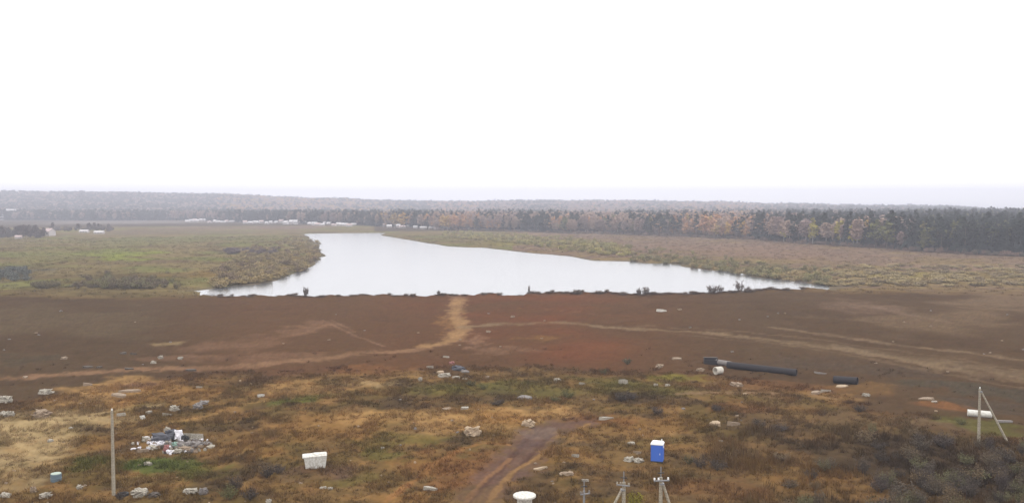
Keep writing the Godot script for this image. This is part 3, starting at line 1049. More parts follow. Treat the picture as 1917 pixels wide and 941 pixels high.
func wood_mix(u: float, deep: float) -> String:
	# what grows where, by bearing, as the photograph shows it
	# kinds stand in clumps
	var q := clampf(0.5 + n_mid.get_noise_2d(u * 0.55, deep * 0.05) * 1.15 + rng.randf_range(-0.28, 0.28), 0.0, 0.999)
	if u > 1690.0:
		return "spruce" if q < 0.7 else "pine" if q < 0.95 else "olive"
	if u > 1480.0:
		if deep < 25.0:
			return "yellow" if q < 0.05 else "gold" if q < 0.12 else "bare" if q < 0.34 else "olive" if q < 0.5 else "spruce" if q < 0.85 else "pine"
		return "spruce" if q < 0.6 else "pine" if q < 0.92 else "bare"
	if u > 1400.0:
		return "bare" if q < 0.35 else "pine" if q < 0.55 else "spruce" if q < 0.92 else "rust"
	if u > 1260.0:
		return "rust" if q < 0.42 else "bare" if q < 0.78 else "gold" if q < 0.92 else "pine"
	if u > 1190.0:
		return "pine" if q < 0.35 else "olive" if q < 0.5 else "bare" if q < 0.92 else "rust"
	if u > 1040.0:
		return "bare" if q < 0.62 else "rust" if q < 0.76 else "pine" if q < 0.9 else "olive"
	if u > 970.0:
		return "pine" if q < 0.45 else "spruce" if q < 0.7 else "bare"
	if u > 890.0:
		return "bare" if q < 0.5 else "pine" if q < 0.72 else "rust" if q < 0.85 else "spruce"
	if u > 800.0:
		return "rust" if q < 0.42 else "bare" if q < 0.75 else "gold" if q < 0.88 else "pine"
	if u > 765.0:
		return "spruce" if q < 0.6 else "pine"
	if u > 700.0:
		return "gold" if q < 0.35 else "bare" if q < 0.55 else "pine" if q < 0.8 else "spruce"
	if u > 420.0:
		if deep > 500.0 and u < 720.0:
			return "gold" if q < 0.3 else "rust" if q < 0.55 else "bare" if q < 0.8 else "pine"
		return "pine" if q < 0.45 else "bare" if q < 0.6 else "spruce"
	return "pine" if q < 0.4 else "spruce" if q < 0.7 else "bare"

const EDGE := [[-200, 415], [0, 412], [200, 413], [360, 412], [480, 416], [620, 420], [760, 425], [830, 430], [960, 433], [1100, 437], [1240, 441], [1400, 447], [1500, 455], [1620, 462], [1760, 472], [1850, 477], [1917, 479], [2150, 486]]

func build_woods():
	make_tree_meshes()
	var groups := {"gold": "golden birches along the edge of the wood", "yellow": "yellow birches along the edge of the wood", "rust": "rust coloured trees along the edge of the wood", "bare": "bare birches along the edge of the wood", "olive": "olive leaved trees along the edge of the wood", "spruce": "spruces along the edge of the wood", "pine": "pines along the edge of the wood"}
	var called := {"gold": "birch_tree", "yellow": "birch_tree", "rust": "aspen_tree", "bare": "bare_birch_tree", "olive": "willow_tree", "spruce": "spruce_tree", "pine": "pine_tree"}
	var text := {"gold": "golden leaved birch", "yellow": "bright yellow birch", "rust": "rust coloured aspen", "bare": "thin pinkish bare birch", "olive": "olive leaved willow", "spruce": "dark pointed spruce", "pine": "dark round topped pine"}
	# the front rank, tree by tree
	var u := 800.0
	var front := []
	while u < 1990.0:
		var p := ground_at(u, curve(EDGE, u) + rng.randf_range(-1.0, 0.6))
		front.append([u, p])
		u += (6.2 if u < 1480.0 else 5.0) * F / away(p) * rng.randf_range(0.6, 1.4)
	var count := {}
	for f in front:
		var kind := wood_mix(f[0], 0.0)
		var tall := rng.randf_range(15.0, 25.0) if kind in ["spruce", "pine"] else rng.randf_range(11.0, 21.0)
		tall *= 1.0 + 0.45 * n_mid.get_noise_1d(f[0] * 0.6)
		count[kind] = count.get(kind, 0) + 1
		tree(called[kind], kind, f[1], tall, "%s, %s of its kind from the left along the wood's front edge" % [text[kind], ordinal(count[kind])], groups[kind])
	# trees that stand out one by one
	for s in [[1522, 457, "yellow", 19.0, "bright yellow birch before dark conifers, nearer the lake of the yellow two"], [1574, 460, "yellow", 20.0, "bright yellow birch before dark conifers, next to the olive grove"], [1640, 464, "olive", 22.0, "broad olive tree standing out before the dark conifer wood"], [1662, 466, "olive", 21.0, "second broad olive tree before the dark conifers, beside its twin"], [1235, 442, "pine", 24.0, "dark lone pine with a long bare trunk before pinkish birches"], [1330, 443, "gold", 23.0, "tall yellowish birch above the rust coloured stand in mid wood"], [755, 428, "gold", 24.0, "big golden tree behind the row of white cottages"], [738, 427, "gold", 22.0, "golden tree beside the big golden one behind the cottages"], [850, 431, "rust", 23.0, "pinkish rust tree at the end of the cottage row"], [838, 431, "gold", 21.0, "pale golden tree by the last white cottage"]]:
		tree(called[s[2]], s[2], ground_at(s[0], s[1]), s[3], s[4], "trees that stand out at the wood's edge")
	# the woods behind and on the hills, a mass
	var lots := {}
	var add := func(kind: String, at: Vector3, tall: float):
		var s := shape_of(kind)
		var key := "%s%d" % [s, rng.randi() % 4]
		if not lots.has(key):
			lots[key] = []
		var k := tall / (24.0 if s in ["spruce", "pine"] else 20.0)
		var fat := 1.0 + 1.0 * smoothstep(1300.0, 3600.0, away(at))
		var b := Basis(Vector3.UP, rng.randf() * TAU).scaled(Vector3(k * fat * rng.randf_range(1.15, 1.7), k, k * fat * rng.randf_range(1.15, 1.7)))
		var c: Color = TINTS[kind][rng.randi() % TINTS[kind].size()]
		lots[key].append([Transform3D(b, at), c * rng.randf_range(0.92, 1.08)])
	var ang := -35.0
	var d := 0.0
	while ang < 35.0:
		var t := deg_to_rad(ang)
		var bu := CX + F * tan(t)
		var e := away(ground_at(bu, curve(EDGE, bu)))
		d = e + (5.0 if bu > 800.0 else 0.0)
		while d < 4500.0:
			var step := 6.0 if d < e + 40.0 else 10.0 if d < 1500.0 else 9.0 + 0.0055 * d
			var tj := t + rng.randfn() * 4.5 / (e + 250.0)
			var x := d * sin(tj)
			var z := -d * cos(tj) + rng.randfn() * step * 0.4
			var kind := wood_mix(bu + n_big.get_noise_2d(x, z) * 60.0, d - e)
			if d > e + 200.0 and kind in ["yellow"]:
				kind = "gold"
			var tall := rng.randf_range(15.0, 25.0) if kind in ["spruce", "pine"] else rng.randf_range(13.0, 22.0)
			if d > e + 60.0 or bu < 800.0 or rng.randf() < 0.9:
				add.call(kind, Vector3(x, height_at(x, z), z), tall * (1.0 + 0.22 * n_big.get_noise_2d(x * 2.0, z * 2.0)))
			d += step * rng.randf_range(0.75, 1.3)
		ang += rad_to_deg(4.6 / (e + 250.0)) * rng.randf_range(0.8, 1.2)
	var wood_name := {"broad": "broadleaf_forest", "bare": "birch_forest", "spruce": "spruce_forest", "pine": "pine_forest"}
	for key in lots:
		scatter(wood_name[key.substr(0, key.length() - 1)], crowns[key], mats.leaf, lots[key], "far wood that covers the land behind the lake up to the hazy hills", "forest")

func scatter(called: String, m: Mesh, material: Material, list: Array, label: String, category: String) -> void:
	var mm := MultiMesh.new()
	mm.transform_format = MultiMesh.TRANSFORM_3D
	mm.use_colors = true
	mm.mesh = m
	mm.instance_count = list.size()
	for i in list.size():
		mm.set_instance_transform(i, list[i][0])
		mm.set_instance_color(i, list[i][1])
	var o := MultiMeshInstance3D.new()
	o.name = numbered(called)
	o.multimesh = mm
	o.material_override = material
	tag(o, label, category, "", "stuff")
	add_child(o)


# ---------------------------------------------------------------- far buildings
func house(called: String, at: Vector3, size: Vector3, turn: float, wall_m: Material, roof_m: Material, label: String, category: String, group := "") -> void:
	var o := thing(called, label, category, at, turn, group)
	var wall_h := size.y * 0.58
	var w := MB.new()
	w.box(Vector3(0, wall_h * 0.5 - 0.4, 0), Vector3(size.x, wall_h + 0.8, size.z), 0.0)
	for s in [-1.0, 1.0]:
		var x: float = s * (size.x * 0.5)
		w.tri(Vector3(x, wall_h, -size.z * 0.5), Vector3(x, wall_h, size.z * 0.5), Vector3(x, size.y - 0.1, 0), Vector3(s, 0, 0))
	part("wall", w.done(), wall_m, o)
	var r := MB.new()
	for s in [-1.0, 1.0]:
		var e := Vector3(0, wall_h - 0.25, s * (size.z * 0.5 + 0.45))
		var top := Vector3(0, size.y, 0)
		var l := Vector3(size.x * 0.5 + 0.4, 0, 0)
		var up := Vector3(0, 0.18, 0)
		r.quad(e - l, e + l, top + l, top - l, Vector3(0, -1, -s))
		r.quad(e - l + up, e + l + up, top + l + up, top - l + up, Vector3(0, 1, s))
		r.quad(e - l, e + l, e + l + up, e - l + up, Vector3(0, 0, s))
		for q in [-1.0, 1.0]:
			r.quad(e + l * q, top + l * q, top + l * q + up, e + l * q + up, Vector3(q, 0, 0))
	part("roof", r.done(), roof_m, o)
	for k in 3:
		var g := MB.new()
		g.box(Vector3(size.x * (-0.3 + 0.3 * k), wall_h * 0.55, size.z * 0.5 + 0.03), Vector3(size.x * 0.13, wall_h * 0.36, 0.08))
		part("window", g.done(), mats.glass, o)

func build_settlement():
	var px := 350.0
	var i := 0
	while px < 838.0:
		if px > 664.0 and px < 702.0:
			px = 704.0
		var py: float = curve([[350, 416.5], [470, 418.5], [560, 421.5], [660, 424], [720, 426], [840, 430]], px) - rng.randf_range(0.0, 3.6)
		var tall := rng.randf_range(3.0, 5.4)
		if px > 525.0 and px < 562.0:
			tall += 2.4
		if px > 700.0 and px < 720.0:
			tall += 1.8
		if px > 780.0:
			tall = 3.2
		house("cottage", ground_at(px, py), Vector3(rng.randf_range(5.5, 9.5), tall, rng.randf_range(5.0, 7.0)), rng.randf_range(-0.5, 0.5), mats.house_white if i % 3 else mats.house_wall, [mats.roof_white, mats.roof_grey, mats.roof_pink, mats.roof_white][i % 4],
			"small pale cottage, %s from the left in the far row before the wood" % ordinal(i + 1), "cottage", "cottages in the far row before the wood" if px < 690 else "cottages beyond the head of the lake")
		px += rng.randf_range(5.0, 11.0)
		i += 1
	house("farm_hall", ground_at(22, 411.5), Vector3(62, 13, 24), 0.12, mats.house_white, mats.roof_white, "long white farm hall at the far left under the hazy hill", "hall")
	house("farm_barn", ground_at(20, 409.5), Vector3(22, 25, 18), 0.5, mats.house_white, mats.roof_white, "tall white gabled barn behind the long white hall", "barn")
	house("farm_house", ground_at(88, 441), Vector3(14, 8, 9), -0.35, mats.house_wall, mats.roof_pink, "house with a light pinkish roof beside the dark grove", "house")
	house("shed", ground_at(157, 435.5), Vector3(10, 3.4, 5), -0.05, mats.house_wall, mats.roof_white, "low pale roofed shed in the meadow, the one nearer the dark grove", "shed")
	house("shed", ground_at(185, 437.5), Vector3(11, 3.2, 5), -0.05, mats.house_wall, mats.roof_white, "low pale roofed shed in the meadow, the one farther from the grove", "shed")
	house("shed", ground_at(34, 446.5), Vector3(6, 3.2, 4), 0.2, mats.house_wall, mats.roof_pink, "tiny pinkish shed in front of the dark leafless grove", "shed")


# ---------------------------------------------------------------- shrubs
func twig_shrub(seed_: int, stems: int, fine: int, leaf: float) -> ArrayMesh:
	# one metre high, about one and a half wide
	var r := RandomNumberGenerator.new()
	r.seed = seed_
	var st := MB.new()
	st.use_col = true
	for i in stems:
		var a := r.randf() * TAU
		var lean := r.randf_range(0.1, 0.75)
		var d := Vector3(cos(a) * lean, 1.0, sin(a) * lean).normalized()
		var l := r.randf_range(0.55, 1.1) * (1.05 - 0.3 * lean)
		var p0 := Vector3(cos(a) * 0.12, -0.05, sin(a) * 0.12)
		var p1 := p0 + d * l
		var s := Vector3(-d.z, 0.1, d.x).normalized() * 0.016
		var g := r.randf_range(0.6, 0.9)
		st.color = Color(g, g, g)
		st.tri(p0 - s, p0 + s, p1)
		for k in fine:
			var q := p0.lerp(p1, r.randf_range(0.3, 1.0))
			var e := (d + Vector3(r.randfn(), r.randfn() * 0.5, r.randfn()) * 0.7).normalized() * r.randf_range(0.12, 0.3)
			var w := e.cross(Vector3(r.randfn(), r.randfn(), r.randfn())).normalized() * 0.008
			g = r.randf_range(0.7, 1.2)
			st.color = Color(g, g, g)
			st.tri(q - w, q + w, q + e)
			var f := Vector3(r.randfn(), r.randfn(), r.randfn()).normalized() * leaf
			var f2 := f.cross(Vector3(r.randfn(), r.randfn(), r.randfn())).normalized() * leaf * 0.6
			st.quad(q + e - f * 0.5, q + e + f2 * 0.5, q + e + f * 0.5, q + e - f2 * 0.5)
	return st.done()

var shrubs := []
var far_shrubs := []
var scrub := []
var near_scrub := []

func shrub(px: float, py: float, tall: float, wide: float, c: Color, label: String, group := "", called := "bush") -> void:
	var p := ground_at(px, py) if py > 0.0 else bank_at(px, -py)
	var set_: Array = shrubs if away(p) < 200.0 else far_shrubs
	if label == "":
		var b := Basis(Vector3.UP, rng.randf() * TAU).scaled(Vector3(wide / 1.5, tall, wide / 1.5))
		(scrub if away(p) > 200.0 else near_scrub).append([Transform3D(b, p), c * rng.randf_range(0.85, 1.15)])
		return
	var o := single(called, set_[rng.randi() % set_.size()], shrub_mat(c), p, label, "bush", group)
	o.rotation.y = rng.randf() * TAU
	o.scale = Vector3(wide / 1.5, tall, wide / 1.5)

var shrub_mats := {}

func shrub_mat(c: Color) -> Material:
	if not shrub_mats.has(c):
		shrub_mats[c] = mat("shrub_%d" % shrub_mats.size(), c, 0.95, true)
		shrub_mats[c].specular_mode = BaseMaterial3D.SPECULAR_DISABLED
	return shrub_mats[c]

func build_shrubs():
	for k in 5:
		shrubs.append(twig_shrub(500 + k, 30, 13, 0.075 + 0.012 * k))
		far_shrubs.append(twig_shrub(520 + k, 24, 10, 0.17 + 0.02 * k))
	var brown := Color(0.11, 0.085, 0.065)
	var dark := Color(0.075, 0.06, 0.05)
	var plum := Color(0.095, 0.075, 0.066)
	var olive := Color(0.13, 0.12, 0.055)
	var willow := Color(0.24, 0.21, 0.08)
	var straw := Color(0.26, 0.20, 0.10)
	# bare bushes standing out against the water on the near bank
	for s in [[570, 553, 3.2, 2.6, "bare grey bush on the near bank, alone before the lake's left half"], [1198, 549, 2.2, 2.4, "smaller bare bush of the pair on the near bank before the open lake"], [1210, 549, 2.6, 3.0, "larger bare bush of the pair on the near bank before the open lake"], [1335, 545, 2.6, 4.6, "low bare bush on the near bank beside the tallest bush"], [1350, 545, 2.4, 3.4, "bare bush between the low bush and the tallest bush"], [1386, 545, 3.8, 4.2, "tallest bare bush on the near bank by the lake's narrow end"], [1400, 544, 2.2, 3.0, "small bare bush just beyond the tallest bush on the bank"], [820, 553, 1.6, 1.6, "tiny bare bush on the near bank by the track's end"], [990, 552, 2.6, 1.0, "thin upright sapling on the near bank in mid lake"]]:
		shrub(s[0], -1.0, s[2], s[3], Color(0.19, 0.16, 0.145), s[4], "bare bushes on the near bank")
	for k in 210:
		var px := lerpf(392.0, 1510.0, rng.randf()) if k < 90 else rng.randf_range(985.0, 1480.0)
		shrub(px, -rng.randf_range(0.2, 1.8), rng.randf_range(0.25, 0.8) * (0.4 + absf(n_mid.get_noise_1d(px * 2.0)) * 2.2), rng.randf_range(1.6, 3.6), Color(0.16, 0.12, 0.09), "")
	# left bank
	for k in 330:
		var t := rng.randf()
		var px := lerpf(410.0, 600.0, t) + rng.randf_range(-14, 6)
		var lo := curve([[400, 541], [480, 531], [560, 511], [606, 478]], px)
		var hi := curve([[400, 505], [480, 462], [560, 442], [606, 458]], px)
		var py := lerpf(lo - 1.0, hi, pow(rng.randf(), 1.3))
		shrub(px, py, rng.randf_range(0.9, 2.9), rng.randf_range(3.2, 6.5), [Color(0.27, 0.215, 0.115), Color(0.23, 0.17, 0.11), Color(0.35, 0.265, 0.13), Color(0.29, 0.23, 0.12)][rng.randi() % 4], ("leafless brown and olive bush on the lake's left bank" if k < 60 else ""), "bushes on the left bank")
	for k in 130:
		var px := 225.0 + rng.randfn() * 48.0
		var py := 541.0 - absf(rng.randfn()) * 9.0
		shrub(px, py, rng.randf_range(1.0, 2.6), rng.randf_range(2.5, 5.0), [Color(0.19, 0.155, 0.09), Color(0.16, 0.125, 0.085), Color(0.20, 0.18, 0.09)][rng.randi() % 3], ("dark bush in the big thicket beyond the left end of the field" if k < 24 else ""), "thicket beyond the left end of the field")
	for k in 26:
		shrub(88.0 + rng.randfn() * 14.0, 541.0 - rng.randf() * 8.0, rng.randf_range(1.0, 2.2), rng.randf_range(2.5, 4.0), Color(0.18, 0.15, 0.09), ("dark bush in the small clump beyond the left end of the field" if k < 8 else ""), "small clump beyond the field")
	for k in 40:
		shrub(rng.randf_range(-10.0, 52.0), rng.randf_range(505.0, 526.0), rng.randf_range(1.2, 2.4), rng.randf_range(3.0, 6.0), Color(0.14, 0.145, 0.125), ("grey green bush in the dark patch at the meadow's left end" if k < 8 else ""), "grey bushes in the meadow")
	for k in 60:
		shrub(rng.randf_range(420.0, 520.0), rng.randf_range(466.0, 476.0), rng.randf_range(1.0, 2.2), rng.randf_range(4.0, 7.0), Color(0.17, 0.135, 0.13), ("low purplish bush in the strip across the left bank" if k < 0 else ""), "purplish bushes on the left bank")
	# leafless grove at the left
	for k in 34:
		var px := rng.randf_range(-20.0, 84.0) if k < 24 else rng.randf_range(96.0, 205.0)
		var p := ground_at(px, rng.randf_range(437.0, 447.0) if k < 24 else rng.randf_range(427.0, 434.0))
		tree("bare_tree", "dim", p, rng.randf_range(8.0, 13.0) if k < 24 else rng.randf_range(6.0, 10.0), "leafless grey tree in the dark grove by the pinkish house" if k < 24 else "leafless grey tree in the thin row behind the low sheds", "leafless grove by the pinkish house" if k < 24 else "thin row of trees behind the sheds")
	for k in 150:
		shrub(rng.randf_range(-20.0, 82.0) if k < 100 else rng.randf_range(90.0, 210.0), rng.randf_range(434.0, 446.0) if k < 100 else rng.randf_range(427.0, 433.0), rng.randf_range(3.0, 7.5) if k < 100 else rng.randf_range(2.0, 4.5), rng.randf_range(5.0, 9.0), [Color(0.15, 0.12, 0.11), Color(0.13, 0.115, 0.10)][rng.randi() % 2], "")
	for k in 420:
		var ux := rng.randf_range(800.0, 1970.0)
		shrub(ux, curve(EDGE, ux) + rng.randf_range(-0.4, 1.6), rng.randf_range(1.0, 3.6), rng.randf_range(3.0, 6.0), [Color(0.26, 0.18, 0.14), Color(0.22, 0.16, 0.13), Color(0.16, 0.14, 0.11)][rng.randi() % 3], "")
	# right bank
	for k in 260:
		var px := rng.randf_range(830.0, 1180.0)
		var top := curve([[830, 434], [960, 440], [1060, 446], [1180, 462]], px)
		var low := curve([[830, 446], [960, 456], [1060, 470], [1180, 482]], px)
		var py := lerpf(top, low, rng.randf())
		shrub(px, py, rng.randf_range(1.5, 4.0), rng.randf_range(4.0, 8.0), [Color(0.38, 0.33, 0.13), Color(0.27, 0.245, 0.11), Color(0.33, 0.27, 0.13)][rng.randi() % 3], ("yellow olive willow bush on the lake's far right bank" if k < 56 else ""), "willow bushes on the right bank")
	for k in 220:
		var px := rng.randf_range(1180.0, 1560.0)
		var low := curve([[1180, 488], [1257, 493], [1320, 504], [1400, 517], [1490, 527], [1560, 536]], px)
		var py := low - 1.0 - pow(rng.randf(), 2.0) * 26.0
		shrub(px, py, rng.randf_range(0.9, 2.6), rng.randf_range(2.5, 5.5), [Color(0.26, 0.235, 0.11), Color(0.23, 0.20, 0.11), Color(0.36, 0.28, 0.15), Color(0.28, 0.25, 0.14)][rng.randi() % 4], ("olive bush on the right bank towards the lake's narrow end" if k < 30 else ""), "bushes by the lake's narrow end")
	for k in 260:
		shrub(rng.randf_range(1540.0, 1930.0), rng.randf_range(497.0, 536.0), rng.randf_range(0.7, 1.6), rng.randf_range(3.0, 7.0), [Color(0.38, 0.30, 0.16), Color(0.34, 0.275, 0.15), Color(0.28, 0.22, 0.14)][rng.randi() % 3], ("low straw coloured bush in the meadow beyond the field's right end" if k < 0 else ""), "straw bushes beyond the field")
	# waste ground: dark thicket at the lower right and scattered bushes
	for k in 260:
		var px := rng.randf_range(1400.0, 1950.0)
		var py := rng.randf_range(0.0, 1.0)
		py = lerpf(curve([[1400, 850], [1560, 812], [1700, 815], [1800, 835], [1950, 838]], px), 985.0, py)
		var heavy := smoothstep(1560.0, 1800.0, px)
		if rng.randf() > 0.12 + 0.88 * heavy:
			continue
		shrub(px, py, rng.randf_range(0.9, 2.0), rng.randf_range(1.6, 3.4), [Color(0.11, 0.088, 0.068), Color(0.13, 0.10, 0.07), Color(0.14, 0.13, 0.07), Color(0.085, 0.068, 0.056), Color(0.16, 0.115, 0.07), plum][rng.randi() % 6], ("dark leafless bush in the thicket at the lower right" if k < 85 else ""), "dark thicket at the lower right")
	for s in [[1165, 752, 1.5, 3.0, dark, "dark bush under the pinkish white block in mid waste ground"], [1185, 748, 1.2, 2.4, plum, "plum coloured bush beside the dark bush in mid waste ground"], [1060, 745, 1.3, 3.4, olive, "olive bush behind the sandy bank in mid waste ground"], [1040, 752, 1.0, 2.6, olive, "second olive bush behind the sandy bank in mid waste ground"], [930, 758, 0.9, 3.2, dark, "dark low bush in front of the grey slab"], [905, 728, 1.0, 2.6, olive, "olive bush behind the grey slab"], [880, 722, 0.9, 2.4, Color(0.10, 0.09, 0.045), "small olive bush next to the rubbish by the field"], [500, 893, 1.5, 2.6, dark, "dark bush left of the overhanging white block"], [520, 886, 1.0, 2.0, plum, "small plum bush left of the overhanging white block"], [440, 918, 1.7, 2.6, dark, "big dark bush at the bottom below the rubbish heap"], [425, 935, 1.4, 2.4, olive, "olive bush at the bottom edge below the rubbish heap"], [465, 936, 1.2, 2.2, dark, "low dark bush at the bottom edge beside the olive one"], [1188, 952, 1.6, 2.2, Color(0.20, 0.17, 0.03), "yellow green bush at the foot of the strutted pole"], [1310, 875, 1.4, 2.6, dark, "dark bush beyond the blue cabin"], [1290, 868, 1.1, 2.0, Color(0.085, 0.085, 0.05), "low green brown bush next to the blue cabin"], [1345, 880, 1.2, 3.0, dark, "wide dark bush beyond the blue cabin"], [1420, 800, 1.1, 3.0, dark, "dark bush behind the pair of slabs"], [1460, 806, 1.0, 3.4, plum, "plum bush behind the pair of slabs"], [1345, 770, 1.0, 2.6, dark, "dark bush beyond the tan slab"], [1230, 775, 1.1, 2.6, plum, "plum bush at the end of the sandy bank"], [1610, 770, 0.9, 2.6, dark, "dark bush in the brown ground by the pale plank"], [1800, 795, 1.0, 2.0, olive, "olive bush beside the white pipe"], [225, 935, 0.9, 1.6, dark, "dark bush at the foot of the single pole"], [1130, 700, 1.0, 2.0, Color(0.10, 0.09, 0.05), "small bush at the field's edge by the pinkish white block"], [1175, 682, 1.2, 2.4, Color(0.09, 0.085, 0.055), "green brown bush at the field's edge"]]:
		shrub(s[0], s[1], s[2], s[3], s[4], s[5], "bushes on the waste ground")
	scatter("scrub", far_shrubs[2], mats.leaf, scrub, "low leafless scrub on the banks and meadows round the lake", "scrub")
	scatter("thicket_scrub", shrubs[1], mats.leaf, near_scrub, "dark leafless scrub filling the thicket at the lower right", "scrub")


# ---------------------------------------------------------------- poles, cabin, pipes
func concrete_pole(st: MB, h: float, foot := Vector3.ZERO, top := Vector3.INF) -> void:
	# a tapering eight-sided post, chamfered
	var t := Vector3(0, h, 0) if top == Vector3.INF else top
	st.tube(foot - (t - foot).normalized() * 0.8, t, 0.21, 0.14, 8)

func pole_head(o: Node3D, h: float, turn: float, arms := 0.0, bulb := "porcelain") -> void:
	# a thin steel pin on the post, with a short crossarm and a few insulators
	var b := Basis(Vector3.UP, turn)
	var spots := [Vector3(0.0, h, 0)]
	if arms > 0.0:
		var pin_top := MB.new()
		pin_top.tube(Vector3(0, h - 0.5, 0), Vector3(0, h + 0.85, 0), 0.05, 0.04, 8)
		part("mast", pin_top.done(), mats.steel, o)
		var a := MB.new()
		a.box(Vector3(0, h - 0.22, 0) + b * Vector3(0, 0, 0.2), Vector3(arms, 0.1, 0.1), 0.015, b)
		part("crossarm", a.done(), mats.steel, o)
		a = MB.new()
		a.box(Vector3(0, h + 0.35, 0), Vector3(0.55, 0.07, 0.09), 0.01, b)
		part("bracket", a.done(), mats.tyre, o)
		spots = [Vector3(-arms * 0.46, h - 0.18, 0.2), Vector3(-arms * 0.2, h - 0.18, 0.2), Vector3(arms * 0.42, h - 0.18, 0.2)]
	for s in spots:
		var p: Vector3 = Vector3(0, s.y, 0) + b * Vector3(s.x, 0, s.z)
		var pin := MB.new()
		pin.tube(p, p + Vector3(0, 0.1, 0), 0.015, 0.015, 6)
		var ins := part("insulator", lathe_mesh(p + Vector3(0, 0.04, 0), [Vector2(0, 0), Vector2(0.075, 0), Vector2(0.085, 0.05), Vector2(0.05, 0.09), Vector2(0.075, 0.12), Vector2(0.06, 0.17), Vector2(0.0, 0.18)]), mats[bulb], o)
		part("pin", pin.done(), mats.steel, ins)

func lathe_mesh(p: Vector3, prof: Array, axis := Vector3.UP, sides := 16) -> ArrayMesh:
	var st := MB.new()
	st.lathe(p, axis, prof, sides)
	return st.done()

func hollow(len: float, r: float, wall: float, axis := Vector3.RIGHT, at := Vector3.ZERO, sides := 28) -> ArrayMesh:
	var st := MB.new()
	var e := wall * 0.2
	st.lathe(at, axis, [Vector2(r - e, -len / 2), Vector2(r, -len / 2 + e), Vector2(r, len / 2 - e), Vector2(r - e, len / 2), Vector2(r - wall, len / 2), Vector2(r - wall, -len / 2), Vector2(r - e, -len / 2)], sides)
	return st.done()

func pole_from(called: String, label: String, base_px: Vector2, top_y: float, group: String) -> Array:
	# a pole standing at base_px whose tip is seen at row top_y
	var p := ground_at(base_px.x, base_px.y)
	var r := ray(base_px.x, top_y)
	var tip := EYE + r.y / Vector2(r.x, r.z).length() * away(p)
	var o := thing(called, label, "pole", p, 0.0, group)
	return [o, tip - p.y]

